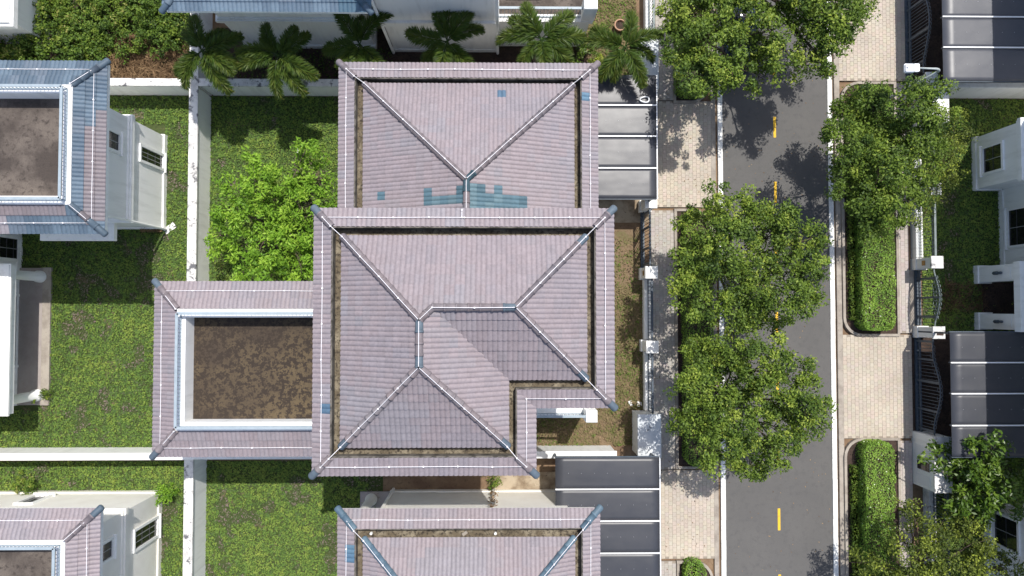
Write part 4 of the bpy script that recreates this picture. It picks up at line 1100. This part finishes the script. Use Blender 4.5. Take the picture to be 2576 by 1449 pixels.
# ------------------------------------------------------------------ carports
def carport(label, x0, x1, y0, y1, z, battens, sag=.012, sm='sheet'):
    t = thing('carport', label, 'carport', ((x0 + x1) / 2, (y0 + y1) / 2, 0))
    edges = [y0] + sorted(battens) + [y1]
    for a, b in zip(edges, edges[1:]):
        nx, ny = 12, 8; v = []; f = []
        for j in range(ny + 1):
            for i in range(nx + 1):
                s = j / ny; u_ = i / nx
                v.append((x0 + (x1 - x0) * u_, a + .012 + (b - a - .024) * s, z + sag * math.sin(math.pi * s) + .004 * math.sin(5 * u_ + b) + random.uniform(-.002, .002)))
        for j in range(ny):
            for i in range(nx): q = j * (nx + 1) + i; f.append((q, q + 1, q + nx + 2, q + nx + 1))
        o = MB().add(v, f).build('roof_sheet', MT[sm], t, True)
        s_ = o.modifiers.new('thickness', 'SOLIDIFY'); s_.thickness = .02
        mb = MB()
        k = int((x1 - x0) / .55)
        for i in range(1, k):
            p = (x0 + (x1 - x0) * i / k, (a + b) / 2); mb.box(p[0] - .008, p[0] + .008, p[1] - .008, p[1] + .008, z, z + sag + .02)
        mb.build('screws', MT['lampgrey'], t)
    for b in battens:
        BOX('batten', MT['lampwhite'], t, x0, x1, b - .03, b + .03, z + .005, z + .062)
    for b in edges: BOX('rafter', MT['darkiron'], t, x0, x1, b - .03, b + .03, z - .14, z - .022)
    for (a, b) in ((x0 + .05, y0 + .06), (x0 + .05, y1 - .06), (x1 - .15, y0 + .06), (x1 - .15, y1 - .06)):
        BOX('post', MT['darkiron'], t, a - .04, a + .04, b - .04, b + .04, 0, z - .141)
    BOX('edge_beam', MT['lampwhite'], t, x1 + .002, x1 + .05, y0, y1, z - .1, z + .05)
    return t
zc_ = 2.8
wyc = lambda py, px=1576: WY(px, py, zc_)
carport('carport with silvery sunlit sheet roof beside the villa', 2.5, WX(1651, 350, zc_), wyc(500), wyc(190), zc_, [wyc(265), wyc(343), wyc(423)])
carport('carport with dark grey sheet roof at the bottom', WX(1397, 1200, zc_), WX(1659, 1300, zc_), -18, wyc(1150), zc_, [wyc(1230), wyc(1310), wyc(1391), wyc(1391) - 1.45, wyc(1391) - 2.9])
wye = lambda py: WY(2480, py, 3.0)
carport('carport with grey sheet roof in the top right corner', WX(2371, 100, 3), 27.5, wye(204), wye(-190), 3.0, [wye(43), wye(120), wye(-35), wye(-112)], sm='sheetgrey')
carport('carport with dark sheet roof and white battens at the right edge', WX(2392, 990, 3), 27.5, wye(1150), wye(835), 3.0, [wye(912), wye(990), wye(1070)])
# ------------------------------------------------------------------ street lamp
ZP = 7.0
lt = W(3690 * .644, 266 * .644, ZP); lh = W(3564 * .644, 264 * .644, ZP)
t = thing('street_lamp', 'street lamp with white rectangular head on a curved grey arm', 'street lamp', (lt.x, lt.y, 0))
MB().lathe(lt.x, lt.y, [(.16, 0), (.16, .08), (.085, .12), (.075, 2), (.05, ZP - .5)], 14).build('pole', MT['pole'], t, True)
arc = [(lt.x, lt.y, ZP - .5)]
for k in range(1, 9):
    a = math.radians(90 * k / 8); arc.append((lt.x - .42 * (1 - math.cos(a)), lt.y, ZP - .5 + .42 * math.sin(a)))
arc += [(lh.x + .25, lh.y, ZP - .05)]
MB().tube(arc, [.05] * 8 + [.042, .035], 10).build('arm', MT['pole'], t, True)
hd = MB().prism(rounded(lh.x - .28, lh.x + .10, lh.y - .17, lh.y + .17, .06, (1, 1, 1, 1)), ZP - .12, ZP - .01).build('lamp_head', MT['lampgrey'], t)
MB().prism(rounded(lh.x + .08, lh.x + .30, lh.y - .165, lh.y + .165, .05, (0, 1, 1, 0)), ZP - .10, ZP + .012).build('driver_box', MT['lampwhite'], hd)
MB().prism(rounded(lh.x - .30, lh.x + .12, lh.y - .19, lh.y + .19, .07, (1, 1, 1, 1)), ZP - .13, ZP - .06).build('rim', MT['lampwhite'], hd)
MB().lathe(lh.x - .19, lh.y + .02, [(.035, ZP - .012), (.035, ZP + .03), (.02, ZP + .04)], 10).build('sensor', MT['lampwhite'], hd)

# ------------------------------------------------------------------ car under the northern trees
cc = W(2890 * .644, 275 * .644, .5)          # front bumper
t = thing('car', 'dark navy car parked under the northern road trees', 'car', (cc.x, cc.y + 2.2, 0))
def loft(secs, m, name, par, smooth=True):
    """secs: (y, half width bottom, half width top, z0, z1)"""
    mb = MB(); v = []; f = []; n = 10
    for (y, wb, wt, z0, z1) in secs:
        pr = [(-wb, z0), (-wb * 1.0, z0 + (z1 - z0) * .45), (-wt - .02, z1 - .10), (-wt + .10, z1 - .015), (-wt * .4, z1 + .01), (wt * .4, z1 + .01), (wt - .10, z1 - .015), (wt + .02, z1 - .10), (wb * 1.0, z0 + (z1 - z0) * .45), (wb, z0)]
        v += [(cc.x + x, cc.y + y, z) for x, z in pr]
    for i in range(len(secs) - 1):
        for k in range(n): f.append((i * n + k, i * n + (k + 1) % n, (i + 1) * n + (k + 1) % n, (i + 1) * n + k))
    f += [tuple(range(n - 1, -1, -1)), tuple(range((len(secs) - 1) * n, len(secs) * n))]
    return mb.add(v, f).build(name, m, par, smooth)
body = loft([(0.0, .66, .60, .32, .68), (.10, .80, .70, .25, .78), (.5, .88, .80, .22, .86), (1.25, .90, .82, .22, .95), (3.4, .90, .84, .22, .98), (4.1, .88, .80, .24, .96), (4.42, .80, .70, .30, .85)], MT['carblue'], 'body', t)
loft([(1.05, .70, .66, .90, .93), (1.85, .72, .60, .90, 1.42), (3.1, .72, .60, .90, 1.45), (4.0, .68, .60, .90, 1.0)], MT['carglass'], 'windows', t)
loft([(1.80, .62, .56, 1.38, 1.455), (2.4, .64, .58, 1.40, 1.485), (3.12, .62, .56, 1.38, 1.465)], MT['carblue'], 'car_roof', t)
for sx_ in (-1, 1):
    for yy in (.82, 3.45):
        pts = [(cc.x + sx_ * .72, cc.y + yy, .32), (cc.x + sx_ * .92, cc.y + yy, .32)]
        w_ = MB().tube(pts, .32, 18).build('wheel', MT['rubber'], t)
        MB().tube([(cc.x + sx_ * .90, cc.y + yy, .32), (cc.x + sx_ * .93, cc.y + yy, .32)], .2, 14).build('rim', MT['chrome'], w_)
    BOX('headlight', MT['chrome'], t, cc.x + sx_ * .62 - .14, cc.x + sx_ * .62 + .14, cc.y + .06, cc.y + .16, .62, .74)
    MB().box(cc.x + sx_ * .93 - .09, cc.x + sx_ * .93 + .09, cc.y + 1.45, cc.y + 1.6, .95, 1.08).build('wing_mirror', MT['carblue'], t)

# ------------------------------------------------------------------ small things lying about
q = W(1557, 70)
t = thing('flower_pot', 'round terracotta pot rim beside a palm in the top garden', 'pot', (q.x, q.y, 0))
MB().lathe(q.x, q.y, [(.22, 0), (.27, .34), (.30, .35), (.30, .42), (.24, .42), (.22, .30)], 24).build('pot', MT['terracotta'], t)
MB().lathe(q.x, q.y, [(.0, .30), (.225, .301)], 20).build('soil', MT['soil_and_shade'], t)
q = W(1620, 252, zc_)
mb = MB(); pts = []
for k in range(25):
    a = 2 * math.pi * k / 24; r = 1 + .35 * math.cos(a)
    pts.append((q.x + .24 * math.cos(a) * .9 , q.y + .13 * math.sin(a) * (1 + .35 * math.cos(a)), zc_ + .11 + .01 * math.sin(3 * a)))
o = mb.tube(pts, .035, 8, False).build('white_ring', MT['lampwhite'], None, True)
setp(o, 'white teardrop-shaped ring lying on the silvery carport roof', 'ring')
def scrap(label, px, py, s, n, cat='litter', name='litter', m='paper', h=.12):
    q = W(px, py); v = []; f = []
    for i in range(n):
        for j in range(n):
            a, b = i / (n - 1) - .5, j / (n - 1) - .5
            v.append((a * s[0] + random.uniform(-.05, .05) * s[0], b * s[1] + random.uniform(-.05, .05) * s[1], random.uniform(.02, h)))
    for i in range(n - 1):
        for j in range(n - 1):
            if random.random() < .9: k = i * n + j; f.append((k, k + n, k + n + 1, k + 1))
    o = MB().add(v, f).build(name, MT[m]); o.location = (q.x, q.y, .01); o.rotation_euler = (0, 0, random.uniform(0, 3))
    mod = o.modifiers.new('thickness', 'SOLIDIFY'); mod.thickness = .008
    return setp(o, label, cat)
scrap('crumpled white plastic sheet on the lawn beside the blue-roofed house', 428, 575, (.32, .62), 6)
scrap('torn white paper on the dry front yard', 1586, 1014, (.25, .2), 5)
scrap('second torn paper in shade beside the front fence', 1608, 1015, (.26, .22), 5, m='paper')
scrap('scrap of white paper on the walled back lawn', 752, 381, (.14, .2), 4)

# ------------------------------------------------------------------ trees
def leaf_cloud(blobs, clump_n, leaf_n, size, flat=.7, cl=(.22, .48), zbias=1.0, aspect=.5, hi=1.0):
    """blobs: (x, y, z, rx, ry, rz); returns centres, tangents, normals, sizes, shades"""
    C, N, S, R, T_ = [], [], [], [], []
    tot = sum(b[3] * b[4] for b in blobs)
    for (x, y, z, rx, ry, rz) in blobs:
        k = max(4, int(clump_n * rx * ry / tot))
        d = rand_unit(k, .55); rad = rng.uniform(.45, 1.0, k) ** .6
        cen = np.array((x, y, z)) + d * rad[:, None] * (rx, ry, rz)
        cen += rng.normal(0, .12, cen.shape)
        for c, dd, rr in zip(cen, d, rad):
            m = int(leaf_n * rng.uniform(.5, 1.3)); r = rng.uniform(*cl)
            p = rand_unit(m) * (rng.random((m, 1)) ** .45) * r * (1, 1, flat)
            C.append(c + p)
            out_ = p / r * .7 + dd * .35 + np.array((0, 0, zbias)) + rng.normal(0, .6, (m, 3))
            N.append(out_); T_.append(p * .6 + rng.normal(0, .35, (m, 3)))
            S.append(rng.uniform(*size, m))
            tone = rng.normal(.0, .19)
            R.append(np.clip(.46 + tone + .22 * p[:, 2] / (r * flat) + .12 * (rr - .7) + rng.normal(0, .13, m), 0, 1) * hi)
    return np.vstack(C), np.vstack(T_), np.vstack(N), np.concatenate(S), np.concatenate(R)
def limbs(mb, base, blobs, r0, fork):
    top = Vector(fork)
    b = Vector(base); mid = b.lerp(top, .5) + Vector((random.uniform(-.15, .15), random.uniform(-.15, .15), 0))
    mb.tube([b, b + Vector((0, 0, .25)), mid, top], [r0 * 1.35, r0, r0 * .85, r0 * .7], 9)
    for (x, y, z, rx, ry, rz) in blobs:
        e = Vector((x, y, z + rz * .1)); m1 = top.lerp(e, .5) + Vector((random.uniform(-.2, .2), random.uniform(-.2, .2), .15))
        mb.tube([top - Vector((0, 0, .1)), m1, e], [r0 * .5, r0 * .3, r0 * .1], 6)
        for _ in range(5):
            d = Vector(rand_unit(1, .3)[0]); q = e + Vector((d.x * rx * .8, d.y * ry * .8, d.z * rz * .6))
            mb.tube([m1.lerp(e, random.uniform(.2, .9)), (m1.lerp(e, .8) + q) / 2, q], [r0 * .13, r0 * .09, r0 * .04], 4)
def tree(name, label, base_px, blobs_px, clump_n, leaf_n, size, m, r0=.13, fork=None, cat='tree', group=None, aspect=.5, rzk=.55, **kw):
    b = W(*base_px) if len(base_px) == 2 else W(*base_px[:2]); b.z = .08
    bl = []
    for (px, py, r, z) in blobs_px:
        c = W(px, py, z); rr = r * (CAM_H - z) / FPX; bl.append((c.x, c.y, z, rr, rr, max(.45, rr * rzk)))
    t = thing(name, label, cat, tuple(b), group)
    cen = np.mean([[q[0], q[1], q[2]] for q in bl], axis=0); zlow = min(q[2] for q in bl)
    fk = fork or (b.x * .6 + cen[0] * .4, b.y * .6 + cen[1] * .4, max(.6, zlow * .55))
    mb = MB(); limbs(mb, b, bl, r0, fk); mb.build('trunk', MT['bark'], t, True)
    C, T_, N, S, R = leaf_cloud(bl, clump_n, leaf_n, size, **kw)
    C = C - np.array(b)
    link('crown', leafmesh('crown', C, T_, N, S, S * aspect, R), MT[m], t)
    return t
def zz_(lst, lo, hi):
    return [(x, y, r, lo + (hi - lo) * ((i * 7) % 5) / 4) for i, (x, y, r) in enumerate(lst)]
tree('street_tree', 'leafy road tree just below the zigzag shadow, north one of the central pair', (1748, 690),
     zz_([(1775, 575, 70), (1850, 530, 66), (1800, 500, 36), (1930, 575, 62), (1985, 560, 50), (2040, 600, 38), (1755, 660, 62), (1840, 625, 80), (1960, 650, 66), (2035, 680, 50), (1890, 700, 78), (1770, 745, 68), (1990, 745, 64), (1850, 780, 66), (2050, 745, 36), (1940, 790, 50), (1715, 700, 40)], 4.6, 6.3), 440, 100, (.08, .18), 'leafroad', .15, cat='tree', group='road trees')
tree('street_tree', 'leafy road tree beside the masonry block, south one of the central pair', (1752, 1000),
     zz_([(1775, 885, 66), (1850, 870, 60), (1930, 905, 64), (2000, 930, 58), (1745, 970, 54), (1835, 965, 80), (1950, 985, 70), (2030, 1010, 52), (1760, 1060, 62), (1850, 1060, 80), (1960, 1075, 74), (2040, 1060, 40), (1800, 1135, 56), (1890, 1145, 62), (1970, 1135, 48), (1875, 1185, 24), (1720, 1045, 34)], 4.6, 6.3), 440, 100, (.08, .18), 'leafroad', .15, group='road trees')
tree('street_tree', 'leafy road tree over the navy car in the top row', (1742, 110),
     zz_([(1705, 40, 56), (1775, 30, 70), (1860, 35, 62), (1720, 120, 60), (1800, 110, 76), (1880, 115, 62), (1760, 180, 56), (1850, 180, 62), (1920, 200, 44), (1940, 80, 54), (1780, -40, 80), (1880, -40, 70), (1735, 205, 34)], 4.4, 6.0), 310, 100, (.08, .19), 'leafroad', .14, group='road trees')
tree('street_tree', 'leafy road tree spreading right over the street at the top edge', (1748, -95),
     zz_([(2000, 25, 52), (2070, 35, 62), (2130, 55, 50), (2165, 20, 34), (2100, 110, 44), (2040, 115, 44), (2075, 165, 30), (1990, -50, 70), (2090, -50, 80), (1970, 140, 34), (2010, 180, 16)], 4.8, 6.2), 240, 100, (.08, .19), 'leafroad', .16, group='road trees')
tree('street_tree', 'dense round tree growing out of the long east hedge', (2192, 420),
     zz_([(2150, 275, 60), (2195, 250, 42), (2300, 255, 58), (2345, 225, 34), (2130, 350, 56), (2215, 340, 72), (2310, 345, 66), (2365, 300, 38), (2140, 430, 54), (2220, 430, 70), (2300, 430, 60), (2180, 510, 58), (2250, 520, 46), (2190, 575, 40), (2300, 500, 34), (2115, 480, 26)], 4.0, 5.6), 420, 100, (.08, .18), 'leafroad', .14, hi=.9)
tree('garden_tree', 'small light yellow-green tree in the eastern front lawn', (2360, 420),
     zz_([(2400, 310, 34), (2415, 350, 30), (2370, 390, 46), (2350, 450, 44), (2385, 440, 34), (2330, 500, 34), (2310, 560, 24)], 2.2, 3.0), 110, 60, (.07, .12), 'leafyellow', .07)
tree('garden_tree', 'dark green broad-leaved tree beside the right carport', (2410, 1215),
     zz_([(2405, 1115, 30), (2450, 1130, 42), (2505, 1115, 34), (2420, 1175, 42), (2475, 1180, 52), (2530, 1180, 36), (2440, 1235, 48), (2500, 1240, 54), (2550, 1240, 40), (2410, 1275, 34), (2340, 1130, 16), (2345, 1170, 16), (2530, 1275, 34), (2470, 1285, 40)], 2.2, 3.6), 190, 30, (.20, .31), 'leafdark', .10, aspect=.36, cl=(.22, .36), zbias=1.4)
tree('garden_tree', 'yellow-green flowering tree overhanging the bottom right pavement', (2262, 1452),
     zz_([(2160, 1410, 38), (2215, 1430, 54), (2290, 1400, 60), (2350, 1345, 56), (2300, 1300, 38), (2410, 1320, 60), (2455, 1360, 50), (2380, 1410, 66), (2470, 1420, 66), (2540, 1430, 50), (2250, 1475, 70), (2350, 1480, 70), (2460, 1490, 70), (2260, 1335, 18), (2280, 1275, 16)], 2.8, 4.2), 270, 62, (.10, .165), 'leafyellow', .13)
tree('garden_tree', 'bright green feathery tree on the walled back lawn', (690, 575),
     zz_([(590, 470, 42), (635, 400, 30), (640, 450, 46), (700, 460, 54), (770, 375, 32), (775, 430, 46), (830, 480, 36), (560, 540, 34), (545, 595, 34), (615, 540, 56), (690, 545, 62), (765, 520, 56), (835, 530, 34), (600, 615, 50), (670, 620, 60), (745, 600, 60), (790, 620, 40), (640, 675, 48), (710, 680, 54), (770, 670, 34), (615, 690, 26)], 2.0, 3.5), 300, 62, (.15, .25), 'leafbright', .11, aspect=.36, cl=(.22, .42), flat=.6)

# palms: bushy fronds made of many narrow leaflets
def frond_mesh(L, e0, droop, seed):
    r = np.random.default_rng(seed); n = 60; pts = []; p = np.array((0., 0., 0.)); e = math.radians(e0)
    for i in range(n + 1):
        pts.append(p.copy()); p = p + np.array((math.cos(e), 0, math.sin(e))) * L / n; e -= math.radians(droop) / n * (1 + .9 * i / n)
    C, T_, N, S, W_, R = [], [], [], [], [], []
    for i in range(7, n + 1):
        s = i / n; d = pts[i] - pts[i - 1]; d /= np.linalg.norm(d); side = np.array((0, 1., 0)); upv = np.cross(d, side)
        ll = .21 * math.sin(math.pi * min(1, .18 + .80 * s)) ** .6 + .05
        for k in range(15):
            a = r.uniform(-.75, math.pi + .75) if k > 5 else r.uniform(-.3, .5) if k % 2 else r.uniform(math.pi - .5, math.pi + .3)
            rad = side * math.cos(a) + upv * math.sin(a) * .75
            t = rad + d * r.uniform(.5, .9) + np.array((0, 0, -.18)); t /= np.linalg.norm(t); l = ll * r.uniform(.6, 1.15)
            C.append(pts[i] - d * r.uniform(0, L / n) + t * l * .5); T_.append(t); N.append(np.cross(t, d) + r.normal(0, .35, 3)); S.append(l); W_.append(.017)
            R.append(.42 + .30 * s * r.random() + r.normal(0, .10) + .12 * math.sin(a))
    return pts, np.array(C), np.array(T_), np.array(N), np.array(S), np.array(W_), np.array(R)
_fr = []
for i, (e0, dr) in enumerate(((50, 80), (32, 62), (16, 52), (62, 95))):
    pts, C, T_, N, S, W_, R = frond_mesh(1.0, e0, dr, 20 + i)
    me = leafmesh('frond', C * 1.0, T_, N, S, W_, R); me.materials.append(MT['leafpalm'])
    ra = MB().tube([tuple(p) for p in pts[::4]], .014, 5).mesh('stalk'); ra.materials.append(MT['leafpalm']); _fr.append((me, ra))
def palm(label, px, py, z, scale, angles, base_off=(0, 0), dead=()):
    c = W(px, py, z); bx_, by_ = c.x + base_off[0], c.y + base_off[1]
    t = thing('palm_tree', label, 'palm', (bx_, by_, 0), 'palms along the north garden wall')
    MB().tube([(bx_, by_, 0), (bx_ * .7 + c.x * .3, by_ * .7 + c.y * .3, z * .4), (c.x, c.y, z - .9)], [.16, .12, .10], 10).build('trunk', MT['palmbark'], t, True)
    MB().tube([(c.x, c.y, z - .95), (c.x, c.y, z - .5), (c.x, c.y, z + .05)], [.12, .10, .05], 10).build('crownshaft', MT['leafdark'], t, True)
    for k, a in enumerate(angles):
        kind = a[2] if len(a) > 2 else k % 3
        s = scale * a[1]
        f = link('frond', _fr[kind][0], None, t)
        f.matrix_local = Matrix.Translation(c - Vector(t.location)) @ Matrix.Rotation(math.radians(a[0] + random.uniform(-9, 9)), 4, 'Z') @ Matrix.Rotation(math.radians(random.uniform(-14, 12)), 4, 'Y') @ Matrix.Rotation(math.radians(random.uniform(-25, 25)), 4, 'X') @ Matrix.Scale(s * random.uniform(.9, 1.12), 4)
        st = link('stalk', _fr[kind][1], None, f)
    return t
# angle: degrees counter-clockwise from east, relative length, frond kind
palm('palm hanging over the wall corner, leftmost of the row', 508, 128, 4.4, 1.85, [(100, 1, 1), (135, .95, 2), (215, 1, 1), (245, 1.05, 2), (300, 1.15, 2), (330, .9, 1), (20, 1.0, 2), (55, .9, 1), (350, 1., 2)], (.45, -.35))
palm('second palm from the left with fronds over the stained wall', 700, 140, 4.3, 1.85, [(110, 1, 1), (60, .9, 1), (170, 1.0, 1), (200, 1.0, 2), (325, 1.1, 1), (265, 1.15, 2), (30, .9, 2), (300, 1.05, 2), (140, .8, 0)], (.1, .35))
palm('third palm from the left beside the corner of the tiled roof', 905, 112, 4.3, 1.85, [(125, 1.1, 1), (55, 1.1, 1), (185, 1.0, 2), (260, .95, 1), (320, 1.0, 2), (225, .9, 2), (90, .8, 0)], (.2, .4))
palm('dark palm in shade before the plain white wall', 1125, 105, 4.4, 1.95, [(85, 1.1, 1), (55, 1.05, 1), (30, 1.0, 2), (170, 1.1, 2), (265, 1.0, 1), (315, .95, 2), (215, .9, 2), (115, .9, 1)], (.0, .3))
palm('palm in front of the white balcony railing', 1362, 98, 4.5, 2.05, [(145, 1.1, 1), (165, 1., 2), (35, 1.1, 1), (15, 1., 2), (270, .9, 1), (115, 1., 1), (320, 1.0, 2), (225, .9, 2), (345, .9, 2)], (-.1, .2))
palm('tall sunlit palm casting its shadow on the silvery carport', 1572, 118, 4.0, 1.95, [(80, 1.05, 1), (150, 1.0, 1), (20, 1.0, 1), (350, .95, 2), (300, 1.15, 2), (225, 1.1, 2), (245, .8, 2), (170, .9, 2)], (-.35, -.45))

# ------------------------------------------------------------------ undergrowth in the overgrown plot
def thicket(name, label, x0, x1, y0, y1, n, hfun, m, size, up_=1.0, cat='undergrowth', aspect=.5, tone=0):
    P = np.column_stack([rng.uniform(x0, x1, n), rng.uniform(y0, y1, n), np.zeros(n)])
    f = np.array([noise.noise((x * .8, y * .8, 5)) + .6 * noise.noise((x * 2.1, y * 2.1, 7)) for x, y, _ in P])
    h = np.array([hfun(x, y) for x, y, _ in P]) * (1 + .45 * f)
    P[:, 2] = np.maximum(.03, h * (1 - rng.random(n) ** 2.2 * .8))
    L = rng.uniform(*size, n)
    R = .48 + .22 * f + rng.normal(0, .17, n) + tone
    o = link(name, leafmesh(name, P, rng.normal(size=(n, 3)) * (1, 1, .5), rand_unit(n, up_), L, L * aspect, R), MT[m])
    return setp(o, label, cat, kind='stuff')
ux = WX(262, 180)
struct('overgrown_ground', MB().box(-30, gx0 + .1, gy1 - .05, 22, -.3, .004), MT['soil_and_shade'], 'dark soil of the overgrown plot')
def bushes():
    bl = []
    for _ in range(680):
        x, y = rng.uniform(-26.5, gx0 - .2), rng.uniform(gy1 + .2, 17.0)
        u, v = PX((x, y, .8))
        if u > 262 and v > 122 + (470 - u) * .08 + 18 * noise.noise((u * .02, 3, 1)): continue
        if u > 262 and v > 95 and rng.random() < .45: continue
        r = rng.uniform(.28, .62); bl.append((x, y, rng.uniform(.35, 1.15), r, r, r * .75))
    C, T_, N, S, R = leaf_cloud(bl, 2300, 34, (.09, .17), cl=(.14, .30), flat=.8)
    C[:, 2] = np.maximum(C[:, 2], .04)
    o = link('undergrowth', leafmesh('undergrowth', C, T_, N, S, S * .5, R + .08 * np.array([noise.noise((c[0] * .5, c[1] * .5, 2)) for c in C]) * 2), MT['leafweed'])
    setp(o, 'dense leafy bushes filling the overgrown plot in the top left', 'undergrowth', kind='stuff')
bushes()
thicket('dry_brush', 'brown dry brush in the corner of the overgrown plot', -20.4, gx0 + .0, gy1 + .1, gy1 + 2.6, 9000, lambda x, y: .42, 'drytwig', (.25, .55), .4, 'dry brush', .07)
thicket('weeds', 'weeds and dead leaves in the shaded yard below the palms', -13.9, -5.5, 11.4, 13.2, 1500, lambda x, y: .15, 'leafweed', (.08, .16), tone=-.2)
def shrub(label, px, py, r, z, n, m, size, tone=0):
    c = W(px, py, z * .6); rr = r * (CAM_H - z) / FPX
    t = thing('shrub', label, 'shrub', (c.x, c.y, 0))
    mb = MB()
    for _ in range(5): d = rand_unit(1, 1.2)[0]; mb.tube([(c.x, c.y, 0), (c.x + d[0] * rr * .7, c.y + d[1] * rr * .7, z * .8)], [.02, .008], 5)
    mb.build('stems', MT['bark'], t)
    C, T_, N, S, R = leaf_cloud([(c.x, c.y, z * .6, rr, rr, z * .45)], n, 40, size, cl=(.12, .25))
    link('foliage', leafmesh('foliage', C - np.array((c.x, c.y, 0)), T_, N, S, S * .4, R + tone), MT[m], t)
shrub('bright yellow-green shrub at the corner of the tiled roof', 1502, 165, 24, 1.2, 26, 'leafyellow', (.10, .17), .3)
shrub('dark shrub between the two right-hand palms', 1470, 140, 34, 1.0, 24, 'leafdark', (.10, .17))
shrub('small green shrub on the dry top garden', 1505, 80, 26, .7, 22, 'leafroad', (.08, .13))
shrub('climbing weed clump at the corner of the bottom left house', 415, 1245, 28, .8, 30, 'leafbright', (.08, .14), -.15)
shrub('weed tuft on the edge of the porch slab', 112, 990, 12, .5, 10, 'leafroad', (.08, .13))
shrub('leafy vine at the foot of the vine-covered downpipe', 1238, 1208, 18, .5, 14, 'leafroad', (.07, .12))
shrub('low fan palm tuft among the south-east trees', 2555, 1325, 34, 1.1, 26, 'leafyellow', (.16, .3))
shrub('weedy shrub at the left foot of the bottom left house wall', 60, 1222, 30, .6, 30, 'leafweed', (.08, .14), .1)

pp = W(2430, 735)
thicket('dead_branches', 'tangle of brown dead branches before the eastern porch', pp.x - 1.4, pp.x + 1.0, pp.y - 1.0, pp.y + .5, 420, lambda x, y: .22, 'drytwig', (.3, .8), .6, 'dead branches', .05, -.25)
pp = W(395, 572)
thicket('dry_weeds', 'dry yellow weeds at the foot of the blue-roofed house corner', pp.x - .7, pp.x + .35, pp.y - .25, pp.y + .12, 350, lambda x, y: .3, 'drytwig', (.12, .25), .6, 'weeds', .2, .1)
